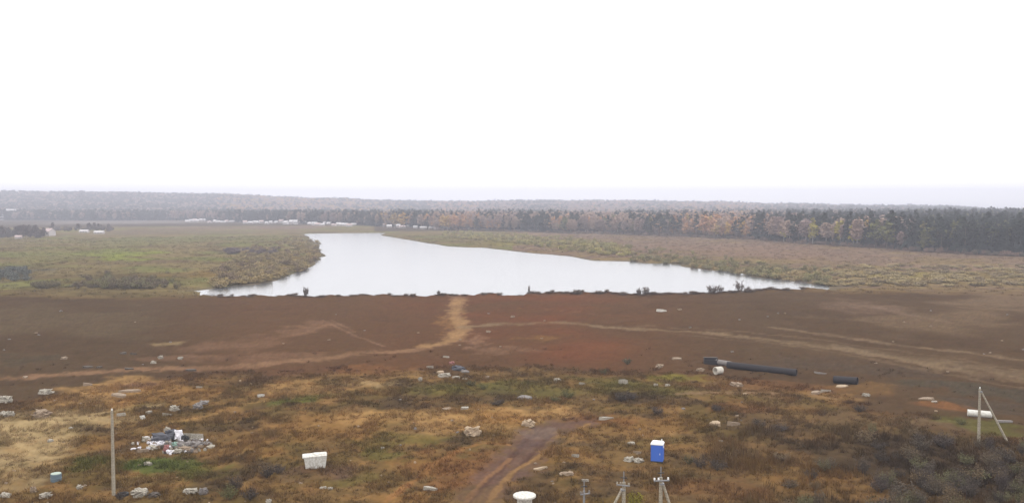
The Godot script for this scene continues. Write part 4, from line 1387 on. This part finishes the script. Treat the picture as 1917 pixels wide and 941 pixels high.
func build_site():
	# single concrete pole at the left
	var a := pole_from("concrete_pole", "single pale concrete pole standing alone at the left of the waste ground", Vector2(212, 926), 768, "")
	var st := MB.new()
	concrete_pole(st, a[1])
	part("post", st.done(), mats.concrete, a[0])
	pole_head(a[0], a[1], 0.1)
	# strutted pole at the right
	a = pole_from("strutted_pole", "pale concrete pole with one slanting strut in front of the white pipe", Vector2(1833, 829), 727, "")
	st = MB.new()
	concrete_pole(st, a[1])
	part("post", st.done(), mats.concrete, a[0])
	strut(a[0], Vector2(1887, 827), a[1] - 0.35)
	pole_head(a[0], a[1], 0.3)
	# near poles whose feet are below the picture
	a = pole_from("strutted_pole", "concrete pole with white insulators and a strut, below the blue cabin", Vector2(1236, 1085), 893, "poles at the bottom edge")
	st = MB.new()
	concrete_pole(st, a[1])
	part("post", st.done(), mats.concrete, a[0])
	strut(a[0], Vector2(1300, 1085), a[1] - 0.5)
	pole_head(a[0], a[1], 0.15, 1.3)
	a = pole_from("strutted_pole", "grey concrete pole with a strut leaning away from the blue cabin's pole", Vector2(1167, 1080), 902, "poles at the bottom edge")
	st = MB.new()
	concrete_pole(st, a[1])
	part("post", st.done(), mats.concrete, a[0])
	strut(a[0], Vector2(1076, 1084), a[1] - 0.6)
	pole_head(a[0], a[1], -0.35, 1.1, "concrete")
	a = pole_from("low_pole", "short grey steel pole with a small crossarm beside the white lidded well", Vector2(1093, 1062), 918, "poles at the bottom edge")
	st = MB.new()
	st.tube(Vector3(0, -0.5, 0), Vector3(0, a[1], 0), 0.12, 0.09, 10)
	part("post", st.done(), mats.steel, a[0])
	pole_head(a[0], a[1], 0.4, 0.9, "rubble_grey")
	# portable toilet cabin
	var p := ground_at(1231, 863)
	var c := thing("toilet_cabin", "bright blue portable toilet cabin with a white domed roof", "cabin", p, -0.30)
	st = MB.new()
	st.box(Vector3(0, 1.04, 0), Vector3(1.42, 2.12, 1.30), 0.05)
	part("body", st.done(), mats.toilet_blue, c)
	st = MB.new()
	st.box(Vector3(0, 0.06, 0), Vector3(1.5, 0.2, 1.38), 0.03)
	part("base", st.done(), mats.tyre, c)
	st = MB.new()
	st.box(Vector3(0, 2.17, 0), Vector3(1.52, 0.16, 1.42), 0.04)
	st.box(Vector3(0, 2.30, 0), Vector3(1.36, 0.18, 1.26), 0.08)
	st.lathe(Vector3(0.45, 2.36, -0.4), Vector3.UP, [Vector2(0.06, 0), Vector2(0.06, 0.25), Vector2(0.0, 0.26)], 10)
	part("roof", st.done(), mats.toilet_roof, c)
	st = MB.new()
	st.box(Vector3(0, 1.08, 0.655), Vector3(0.96, 1.86, 0.05), 0.02)
	var door := part("door", st.done(), mats.toilet_blue, c)
	st = MB.new()
	st.box(Vector3(0.38, 1.05, 0.70), Vector3(0.06, 0.2, 0.05), 0.015)
	part("handle", st.done(), mats.toilet_roof, door)
	for k in 3:
		st = MB.new()
		st.box(Vector3(0.725, 1.75 + 0.07 * k, 0), Vector3(0.03, 0.035, 0.7), 0.0)
		part("vent_slat", st.done(), mats.toilet_roof, c)
	# round well with a wide white lid at the bottom edge
	p = ground_at(982, 944)
	c = thing("well", "round concrete well with a wide white lid at the bottom edge", "well", p)
	part("ring", lathe_mesh(Vector3(0, -0.3, 0), [Vector2(0.72, 0), Vector2(0.78, 0.02), Vector2(0.78, 1.05), Vector2(0.74, 1.1)], Vector3.UP, 32), mats.concrete_pale, c)
	part("lid", lathe_mesh(Vector3(0, 0.79, 0), [Vector2(0.0, 0.0), Vector2(1.12, 0.0), Vector2(1.17, 0.04), Vector2(1.17, 0.2), Vector2(1.12, 0.24), Vector2(0.0, 0.26)], Vector3.UP, 36), mats.white, c)
	# overhanging white block
	p = ground_at(590, 873)
	c = thing("white_block", "rough white block with an overhanging top on the weedy ground", "block", p, 0.24)
	st = MB.new()
	var bot := [Vector3(-1.1, -0.1, -0.6), Vector3(1.1, -0.1, -0.6), Vector3(1.1, -0.1, 0.6), Vector3(-1.1, -0.1, 0.6)]
	var top := [Vector3(-1.3, 1.3, -0.75), Vector3(1.3, 1.3, -0.75), Vector3(1.3, 1.3, 0.75), Vector3(-1.3, 1.3, 0.75)]
	for k in 4:
		var q := (k + 1) % 4
		st.quad(bot[k], bot[q], top[q], top[k], (bot[k] + bot[q]) * Vector3(1, 0, 1))
	part("body", st.done(), mats.white, c)
	st = MB.new()
	st.box(Vector3(-0.08, 1.33, 0), Vector3(2.78, 0.17, 1.58), 0.05, Basis(Vector3.BACK, 0.03))
	st.lump(Vector3(0.55, 1.42, -0.1), Vector3(1.5, 0.22, 1.1), 0.2, 0.6, rng, 4)
	part("top", st.done(), mats.white, c)
	# long black pipe
	var p0 := ground_at(1362, 688)
	var p1 := ground_at(1492, 703)
	lay_pipe("long_pipe", p0, p1, 0.62, mats.pipe_black, "long black plastic pipe lying across the brown ground")
	p0 = ground_at(1342, 681)
	p1 = ground_at(1372, 686)
	lay_pipe("short_pipe", p0 + (p0 - p1) * 0.0, p1 - (p1 - p0) * 0.12, 0.5, mats.rubble_grey, "short pale grey pipe at the near end of the long black pipe")
	p = ground_at(1331, 681)
	c = thing("dark_crate", "dark purplish open crate at the end of the black pipe", "crate", p, -0.1)
	st = MB.new()
	for s in [[Vector3(0, 0.55, -0.6), Vector3(2.6, 1.2, 0.12)], [Vector3(0, 0.40, 0.6), Vector3(2.6, 0.9, 0.12)], [Vector3(-1.24, 0.5, 0), Vector3(0.12, 1.1, 1.08)], [Vector3(1.24, 0.5, 0), Vector3(0.12, 1.1, 1.08)]]:
		st = MB.new()
		st.box(s[0], s[1], 0.02)
		part("side", st.done(), mats.pipe_black, c)
	st = MB.new()
	st.box(Vector3(0, 1.19, -0.6), Vector3(2.7, 0.08, 0.2), 0.02)
	part("rim", st.done(), mats.rubble_grey, c)
	# concrete ring lying on its side, mouth to the left
	p = ground_at(1345, 700)
	c = thing("concrete_ring", "pale concrete ring on its side with a dark open mouth, below the crate", "ring", p + Vector3(0, 0.66, 0), 0.55)
	part("shell", hollow(1.5, 0.68, 0.13), mats.concrete_pale, c)
	# short black pipe to the right
	p0 = ground_at(1562, 716)
	p1 = ground_at(1606, 719)
	lay_pipe("black_pipe", p0, p1, 0.62, mats.pipe_black, "short black pipe lying alone above a pale board")
	# white pipe behind the right pole
	p0 = ground_at(1812, 778)
	p1 = ground_at(1858, 782)
	lay_pipe("white_pipe", p0, p1, 0.5, mats.white, "thick white pipe lying behind the strutted pole")
	p = ground_at(1882, 790)
	st = MB.new()
	st.box(Vector3(0, 0.1, 0), Vector3(2.0, 0.3, 0.5), 0.04)
	single("pale_beam", st.done(), mats.rubble_grey, p, "pale bluish beam lying beside the strut of the right pole", "beam").rotation.y = -0.12
	# barrel
	p = ground_at(104, 899)
	c = thing("barrel", "dark blue grey barrel with a pale green lid near the left edge", "barrel", p, 0.0)
	part("drum", lathe_mesh(Vector3(0, -0.1, 0), [Vector2(0.52, 0), Vector2(0.56, 0.05), Vector2(0.56, 0.35), Vector2(0.60, 0.4), Vector2(0.56, 0.45), Vector2(0.56, 0.8), Vector2(0.52, 0.86)], Vector3.UP, 24), mats.teal, c)
	part("lid", lathe_mesh(Vector3(0, 0.76, 0), [Vector2(0.53, 0), Vector2(0.53, 0.05), Vector2(0.0, 0.06)], Vector3.UP, 24), mats.teal_lid, c)
	# tyre at the foot of the left pole
	p = ground_at(230, 928)
	st = MB.new()
	st.lathe(Vector3(0, 0.17, 0), Vector3.UP, [Vector2(0.30, -0.12), Vector2(0.44, -0.17), Vector2(0.54, -0.13), Vector2(0.56, 0.0), Vector2(0.54, 0.13), Vector2(0.44, 0.17), Vector2(0.30, 0.12), Vector2(0.30, -0.12)], 28)
	single("old_tyre", st.done(), mats.tyre, p, "old black tyre lying by the foot of the single pole", "tyre")

func strut(o: Node3D, foot_px: Vector2, h: float) -> void:
	var q := ground_at(foot_px.x, foot_px.y) - o.position
	var st := MB.new()
	var top := Vector3(q.x, 0, q.z).normalized() * 0.15 + Vector3(0, h, 0)
	st.tube(q - (top - q).normalized() * 0.7, top, 0.16, 0.11, 8)
	part("strut", st.done(), mats.concrete, o)
	st = MB.new()
	st.box(Vector3(q.x, 0, q.z).normalized() * 0.08 + Vector3(0, h - 0.03, 0), Vector3(0.36, 0.14, 0.36), 0.02)
	part("bracket", st.done(), mats.steel, o)

func lay_pipe(called: String, p0: Vector3, p1: Vector3, r: float, m: Material, label: String) -> void:
	var mid := (p0 + p1) * 0.5 + Vector3(0, r - 0.06, 0)
	var ax := (p1 - p0)
	var o := single(called, hollow(ax.length(), r, r * 0.12, ax.normalized()), m, mid, label, "pipe")


# ---------------------------------------------------------------- rubbish and rubble
var lumps := []
var slabs := []

func build_rubbish():
	for k in 10:
		var st := MB.new()
		st.lump(Vector3(0, 0.34, 0), Vector3(1, 1, 1), 0.55, 0.35, rng, 5)
		lumps.append(st.done())
	for k in 10:
		var st := MB.new()
		shard(st)
		slabs.append(st.done())
	# pieces that can be told apart: [px, base row, width px, height px, kind, material, label]
	var list := [
		[8, 754, 20, 17, "lump", "rubble_white", "round white boulder at the left edge, uppermost there"],
		[84, 737, 22, 10, "lump", "rubble_white", "white stone near the left edge, behind the white boulder"],
		[6, 780, 18, 12, "lump", "rubble_white", "pale stone at the left edge below the white boulder"], [20, 779, 12, 12, "lump", "rubble_white", "small pale stone next to the stone at the left edge"],
		[77, 780, 32, 16, "lump", "rubble_tan", "wide greyish tan stone right of the stones at the left edge"],
		[84, 931, 20, 11, "lump", "rubble_white", "whitish stone at the bottom edge below the barrel"], [8, 929, 18, 8, "lump", "rubble_white", "flat whitish stone in the lower left corner"],
		[62, 920, 10, 12, "lump", "rubble_tan", "small upright tan stone between the barrel and the lower left corner"], [148, 914, 12, 8, "lump", "rubble_white", "small white stone between the barrel and the single pole"],
		[260, 928, 28, 17, "lump", "rubble_white", "big pale stone right of the single pole's foot"], [288, 929, 22, 10, "lump", "board_dark", "dark lump beside the big pale stone at the pole's foot"],
		[356, 922, 24, 11, "lump", "rubble_white", "pale stone at the bottom, first of two right of the pole"], [380, 924, 16, 14, "lump", "rubble_grey", "grey stone at the bottom, second of two right of the pole"],
		[276, 870, 14, 8, "lump", "rubble_white", "pale scrap on the bright green grass"], [93, 826, 10, 5, "lump", "rubble_white", "white scrap on the pale sand at the left"], [132, 802, 8, 4, "lump", "rubble_white", "tiny white scrap at the edge of the pale sand"],
		[487, 743, 17, 9, "slab", "white", "bright white block at the sandy patch above the overhanging white block"],
		[370, 765, 18, 14, "lump", "rubble_grey", "bluish grey stone beside the sandy patch"], [380, 757, 18, 10, "lump", "rubble_grey", "second bluish grey stone touching the sandy patch"], [325, 768, 16, 12, "lump", "rubble_white", "pale stone left of the bluish grey stones"],
		[312, 778, 22, 7, "slab", "rubble_white", "narrow pale slab below the pale stone"], [277, 774, 16, 7, "slab", "rubble_white", "pale slab between the pole top and the narrow slab"], [266, 784, 9, 9, "lump", "white", "small round white stone below the pale slab"], [226, 778, 22, 8, "slab", "rubble_white", "pale slab just behind the single pole's top"],
		[222, 742, 50, 7, "slab", "rubble_tan", "long low pinkish slab on the sandy patch"], [240, 733, 40, 5, "slab", "rubble_tan", "second long low slab on the sandy patch"], [163, 721, 18, 6, "slab", "rubble_tan", "small tan slab left of the sandy patch"],
		[300, 671, 9, 7, "lump", "rubble_white", "small pale stone on the field's pinkish strip"], [337, 672, 9, 6, "lump", "rubble_white", "second small pale stone on the field's pinkish strip"], [286, 680, 10, 6, "lump", "rubble_white", "third small pale stone just below the pinkish strip"], [119, 672, 12, 5, "lump", "rubble_tan", "small tan stone on the dark left field"], [47, 707, 12, 4, "slab", "rubble_tan", "small tan slab on the pale track at the left"], [372, 726, 16, 5, "slab", "rubble_white", "pale slab at the field's edge above the sandy patch"],
		[230, 662, 16, 4, "slab", "board_dark", "dark plank on the field, first of a broken pair"], [248, 663, 14, 4, "slab", "board_dark", "dark plank on the field, second of a broken pair"], [163, 688, 20, 4, "slab", "board_dark", "dark plank by the pale track, the longer one"], [184, 688, 12, 3, "slab", "board_dark", "dark plank by the pale track, the shorter one"], [240, 691, 22, 4, "slab", "board_dark", "dark plank on the pale track"], [356, 694, 22, 5, "slab", "board_dark", "dark plank at the field's lower edge"],
		[605, 914, 12, 5, "lump", "rubble_white", "pale scrap on the weeds below the overhanging white block"], [618, 915, 10, 5, "lump", "rubble_white", "second pale scrap on the weeds below the overhanging white block"], [502, 942, 10, 11, "lump", "rubble_white", "upright pale stone at the bottom edge, left of centre"], [715, 840, 8, 5, "lump", "rubble_white", "small pale stone right of the overhanging white block"],
		[805, 916, 34, 8, "slab", "rubble_white", "long thin white board beside the muddy track"], [870, 766, 22, 7, "slab", "rubble_white", "flat white slab at the upper edge of the sandy bank"], [838, 767, 28, 5, "slab", "rubble_tan", "flat tan slab at the upper edge of the sandy bank"],
		[885, 814, 32, 22, "lump", "board_pale", "large yellowish tan block on the sandy bank"], [990, 796, 24, 14, "lump", "board_pale", "yellowish sand coloured block above the muddy track"],
		[982, 747, 34, 9, "slab", "rubble_grey", "grey slab lying in the dark bushes"], [1043, 714, 16, 8, "lump", "rubble_white", "pale pinkish stone above the dark bushes"], [1090, 719, 14, 6, "slab", "rubble_white", "pale slab right of the pinkish stone"],
		[1166, 719, 22, 15, "slab", "rubble_white", "pinkish white block behind the dark bush"], [1135, 784, 32, 7, "slab", "rubble_white", "long white slab at the right end of the sandy bank"], [1078, 855, 20, 9, "slab", "rubble_white", "small white slab right of the muddy track"],
		[1062, 888, 26, 7, "lump", "rubble_tan", "tan stone between the muddy track and the poles"], [1095, 900, 18, 6, "slab", "rubble_white", "pale slab above the short steel pole"], [1010, 878, 36, 5, "slab", "board_pale", "pale board along the muddy track's right side"],
		[1183, 831, 18, 6, "slab", "rubble_white", "pale slab up and left of the blue cabin"], [1178, 863, 20, 11, "lump", "rubble_white", "white stone left of the blue cabin, first of a pair"], [1196, 864, 20, 9, "lump", "rubble_white", "white stone left of the blue cabin, second of a pair"], [1193, 848, 20, 6, "slab", "rubble_tan", "pinkish slab behind the pair of white stones"],
		[1351, 826, 15, 4, "slab", "rubble_white", "thin white slab right of the blue cabin"], [1340, 796, 28, 11, "slab", "board_pale", "yellowish slab, one of two slabs beyond the blue cabin"], [1373, 795, 26, 9, "slab", "rubble_tan", "pinkish slab, one of two slabs beyond the blue cabin"],
		[1237, 583, 24, 7, "slab", "white", "white slab alone on the field before the lake"], [1273, 580, 8, 4, "lump", "rubble_tan", "small pale stone beside the white slab on the field"], [960, 594, 9, 5, "lump", "rubble_tan", "small pale stone on the reddish field"], [914, 622, 9, 5, "lump", "rubble_tan", "small pale stone on the reddish field below the track fork"],
		[1235, 688, 14, 9, "lump", "rubble_tan", "tan stone at the field's edge by the yellow grass"], [1268, 672, 20, 4, "slab", "rubble_tan", "thin tan slab at the field's edge"], [1228, 722, 9, 6, "lump", "rubble_white", "small pale stone below the yellow grass, first of two"], [1250, 722, 9, 5, "lump", "rubble_white", "small pale stone below the yellow grass, second of two"], [1378, 722, 24, 9, "lump", "rubble_tan", "tan stone below the concrete ring"], [1312, 694, 14, 7, "lump", "rubble_tan", "tan stone left of the concrete ring"],
		[1526, 737, 22, 7, "slab", "rubble_tan", "pale slab among the scraps below the black pipe"], [1546, 733, 20, 6, "slab", "rubble_white", "whitish slab among the scraps below the black pipe"], [1575, 724, 28, 4, "slab", "board_pale", "pale board below the short black pipe"], [1622, 741, 14, 7, "lump", "rubble_white", "pale greenish stone right of the short black pipe"], [1735, 747, 30, 4, "slab", "rubble_tan", "thin pale plank toward the right pole, the longer one"], [1750, 753, 14, 4, "slab", "rubble_white", "thin pale plank toward the right pole, the shorter one"], [1536, 699, 24, 4, "slab", "rubble_grey", "grey plank at the end of the long black pipe"],
		[805, 688, 15, 6, "slab", "rubble_white", "whitish slab of the dump at the field's edge, left end"], [836, 669, 14, 5, "slab", "rubble_white", "white slab of the dump at the field's edge, topmost"], [832, 706, 24, 11, "lump", "rubble_white", "largest pale stone of the dump at the field's edge"], [853, 708, 18, 6, "slab", "rubble_white", "pale slab right of the dump's largest stone"], [786, 713, 8, 10, "lump", "rubble_white", "upright pale stone left of the dump's largest stone"], [858, 692, 26, 11, "lump", "tarp", "dark slate sheet bundle in the dump at the field's edge"], [846, 680, 10, 5, "lump", "bag_red", "small red bag beside the dark bundle at the field's edge"], [870, 697, 18, 6, "slab", "rubble_grey", "grey slab right of the dark bundle"], [825, 698, 18, 6, "slab", "board_pale", "yellowish board in the dump at the field's edge"], [870, 711, 10, 4, "lump", "rubble_white", "small pale stone at the right end of the dump"], [912, 708, 9, 6, "lump", "rubble_tan", "small tan stone right of the dump at the field's edge"]]
	for s in list:
		piece(s[0], s[1], s[2], s[3], s[4], s[5], s[6], "scattered rubble")
	build_heap()
	# small scraps nobody can tell apart
	for k in 90:
		var px := rng.randf_range(-20.0, 1935.0)
		var py := rng.randf_range(712.0, 990.0)
		if px > 1450.0 and rng.randf() < 0.7:
			continue
		piece(px, py, rng.randf_range(3.0, 7.5), rng.randf_range(2.0, 4.5), "lump" if rng.randf() < 0.6 else "slab", ["rubble_tan", "rubble_tan", "board_pale", "rubble_grey"][rng.randi() % 4], "small scrap of pale rubble lying in the weeds", "small scraps in the weeds")
	for k in 40:
		piece(rng.randf_range(-20.0, 1935.0), rng.randf_range(575.0, 700.0), rng.randf_range(3.0, 6.0), rng.randf_range(1.5, 3.0), "lump", ["rubble_tan", "rubble_grey"][rng.randi() % 2], "small stone lying on the bare field", "small stones on the bare field")

func shard(st: MB) -> void:
	# a broken slab: a ragged outline with real thickness, lying a little askew
	var n := rng.randi_range(6, 9)
	var top := []
	var low := []
	for i in n:
		var a := TAU * (i + rng.randf_range(-0.3, 0.3)) / n
		var r := rng.randf_range(0.34, 0.56)
		var tilt := 0.16 * cos(a + 1.0)
		top.append(Vector3(cos(a) * r, 0.72 + tilt + rng.randf_range(-0.05, 0.05), sin(a) * r))
		low.append(Vector3(cos(a) * r * 1.08, -0.2, sin(a) * r * 1.08))
	var mid := Vector3(0, 0.76, 0)
	for i in n:
		var q := (i + 1) % n
		st.tri(mid, top[i], top[q], Vector3.UP)
		st.quad(top[i], top[q], low[q], low[i], (top[i] + top[q]) * Vector3(1, 0, 1))

func piece(px: float, py: float, w: float, h: float, kind: String, m: String, label: String, group: String, lift := 0.0) -> void:
	var p := ground_at(px, py)
	var d := away(p)
	var ms: Array = lumps if kind == "lump" else slabs
	var called: String = {"tarp": "dark_bundle", "bag_red": "red_bag", "bag_white": "white_bag", "bag_green": "green_bag", "board_dark": "dark_plank", "board_pale": "pale_board"}.get(m, "stone" if kind == "lump" else "slab")
	var size := Vector3(0.9 * w * d / F, 0.92 * h * d / F * 1.05, 0.0)
	size.z = clampf(size.x * (0.75 if kind == "lump" else 0.5), 0.15, 1.4)
	var o := single(called, ms[rng.randi() % ms.size()], mats[m], p + Vector3(0, lift - 0.12 * size.y, 0), label, {"stone": "stone", "slab": "slab", "dark_plank": "plank", "pale_board": "board", "dark_bundle": "bundle"}.get(called, "bag"), group)
	o.set_meta("kind", "thing")
	o.rotation = Vector3(rng.randf_range(-0.1, 0.1), rng.randf_range(-0.5, 0.5) + (PI if rng.randf() < 0.5 else 0.0), rng.randf_range(-0.12, 0.12))
	o.scale = size

func build_heap():
	# the rubbish heap left of the middle: bundles, bags, boards and stones thrown together
	var big := [[300, 832, 34, 17, "lump", "tarp", "dark slate tarpaulin bundle on top of the rubbish heap", 0.55], [322, 826, 26, 16, "lump", "tarp", "dark bundle behind the white sack on the rubbish heap", 0.7], [333, 828, 15, 17, "lump", "bag_white", "bluish white sack on top of the rubbish heap", 0.75], [349, 822, 18, 7, "slab", "rubble_white", "white board lying at the top right of the rubbish heap", 0.5], [368, 824, 26, 12, "slab", "rubble_white", "big pale panel at the right end of the rubbish heap", 0.35], [345, 829, 14, 10, "lump", "tyre", "black lump below the white board on the rubbish heap", 0.45],
		[312, 815, 12, 9, "lump", "rubble_white", "pale stone behind the dark bundle on the rubbish heap", 0.6], [292, 833, 22, 12, "lump", "bag_white", "pale sack at the front of the rubbish heap", 0.0], [328, 838, 14, 12, "lump", "bag_green", "grey green bag in the middle of the rubbish heap", 0.15], [345, 838, 30, 16, "lump", "rubble_grey", "large grey lump on the right half of the rubbish heap", 0.0], [368, 836, 26, 14, "lump", "rubble_grey", "grey lump at the right end of the rubbish heap", 0.0], [311, 843, 10, 14, "lump", "bag_red", "dull red bag at the front of the rubbish heap", 0.0], [273, 825, 16, 10, "lump", "rubble_white", "pale stone at the left end of the rubbish heap", 0.0], [332, 847, 18, 9, "lump", "rubble_white", "whitish stone at the front of the rubbish heap", 0.0], [350, 847, 26, 6, "slab", "board_dark", "dark board along the front of the rubbish heap", 0.0], [345, 843, 22, 8, "lump", "rubble_tan", "pinkish lump above the dark board of the rubbish heap", 0.1], [267, 845, 22, 8, "slab", "rubble_tan", "tan slab at the left foot of the rubbish heap", 0.0], [285, 840, 20, 9, "lump", "rubble_white", "white stone before the dark tarpaulin of the heap", 0.0], [394, 838, 22, 6, "slab", "rubble_white", "pale bent board right of the rubbish heap", 0.0], [386, 833, 18, 8, "lump", "rubble_grey", "dark grey lump at the far right of the heap", 0.0]]
	for s in big:
		piece(s[0], s[1], s[2], s[3], s[4], s[5], s[6], "rubbish heap", s[7])
	for k in 110:
		var a := rng.randf() * TAU
		var q := pow(rng.randf(), 0.65)
		piece(322.0 + cos(a) * q * 82.0, 833.0 + sin(a) * q * 18.0, rng.randf_range(4.0, 12.0), rng.randf_range(3.0, 8.0), "lump" if rng.randf() < 0.6 else "slab", ["rubble_white", "rubble_tan", "rubble_grey", "rubble_white", "bag_white", "board_dark"][rng.randi() % 6], "small piece of rubbish tipped onto the heap", "rubbish heap", maxf(0.0, 0.35 * (1.0 - q)))


# ---------------------------------------------------------------- weeds
func tuft(seed_: int, blades: int, spread: float) -> ArrayMesh:
	var r := RandomNumberGenerator.new()
	r.seed = seed_
	var st := MB.new()
	st.use_col = true
	for i in blades:
		var a := r.randf() * TAU
		var p := Vector3(cos(a), 0, sin(a)) * spread * sqrt(r.randf())
		var d := Vector3(r.randfn() * 0.45, 1.0, r.randfn() * 0.45).normalized() * r.randf_range(0.5, 1.1)
		var s := Vector3(cos(a + 1.3), 0, sin(a + 1.3)) * 0.045
		var g := r.randf_range(0.75, 1.25)
		st.color = Color(g, g * r.randf_range(0.96, 1.03), g * r.randf_range(0.9, 1.05))
		st.tri(p - s - Vector3(0, 0.1, 0), p + s - Vector3(0, 0.1, 0), p + d)
	return st.done()

func build_weeds():
	var kinds := [tuft(701, 16, 0.45), tuft(702, 20, 0.6), tuft(703, 12, 0.3)]
	var lists := [[], [], []]
	var meadow := []
	var tries := 0
	while tries < 60000:
		tries += 1
		var px := rng.randf_range(-60.0, 1977.0)
		var d := sqrt(rng.randf_range(74.0 * 74.0, 190.0 * 190.0))
		var t := atan((px - CX) / F)
		var x := d * sin(t)
		var z := -d * cos(t)
		var k := class_at(x, z)
		if k == TRACK or (k == FIELD and rng.randf() < 0.985):
			continue
		var c := colour_at(x, z)
		var lum := c.r * 0.5 + c.g * 0.5
		var bare := smoothstep(0.15, 0.27, lum)
		var thick := n_mid.get_noise_2d(x * 1.5 + 80.0, z * 1.5)
		if rng.randf() < bare * 0.85 or rng.randf() < 0.45 - thick:
			continue
		var tall := rng.randf_range(0.15, 0.5) * (1.0 + maxf(0.0, thick) * 1.6)
		if px > 1330.0 and d < 125.0 and rng.randf() < 0.5:
			tall *= rng.randf_range(1.4, 2.6)
		var g := rng.randf_range(1.0, 1.45)
		var b := Basis(Vector3.UP, rng.randf() * TAU).scaled(Vector3(rng.randf_range(0.7, 1.3), tall, rng.randf_range(0.7, 1.3)))
		lists[rng.randi() % 3].append([Transform3D(b, Vector3(x, height_at(x, z), z)), Color(c.r * g, c.g * g * rng.randf_range(0.94, 1.03), c.b * g)])
	for i in 3:
		scatter("weeds", kinds[i], mats.leaf, lists[i], "dry weeds and grass growing over the waste ground", "weeds")
	# coarse grass of the far meadows
	var big := tuft(710, 26, 1.0)
	for i in 26000:
		var px := rng.randf_range(-60.0, 1977.0)
		var d := sqrt(rng.randf_range(300.0 * 300.0, 1000.0 * 1000.0))
		var t := atan((px - CX) / F)
		var x := d * sin(t)
		var z := -d * cos(t)
		if class_at(x, z) != MEADOW:
			continue
		var h := height_at(x, z)
		if h < WATER + 0.15 or n_mid.get_noise_2d(x, z) < rng.randf_range(-0.5, 0.3):
			continue
		var c := colour_at(x, z)
		var g := rng.randf_range(0.8, 1.35)
		var b := Basis(Vector3.UP, rng.randf() * TAU).scaled(Vector3(rng.randf_range(0.9, 2.2), rng.randf_range(0.4, 1.0), rng.randf_range(0.9, 2.2)))
		meadow.append([Transform3D(b, Vector3(x, h, z)), Color(c.r * g, c.g * g, c.b * g)])
	scatter("meadow_grass", big, mats.leaf, meadow, "coarse dry grass on the meadows round the lake", "grass")
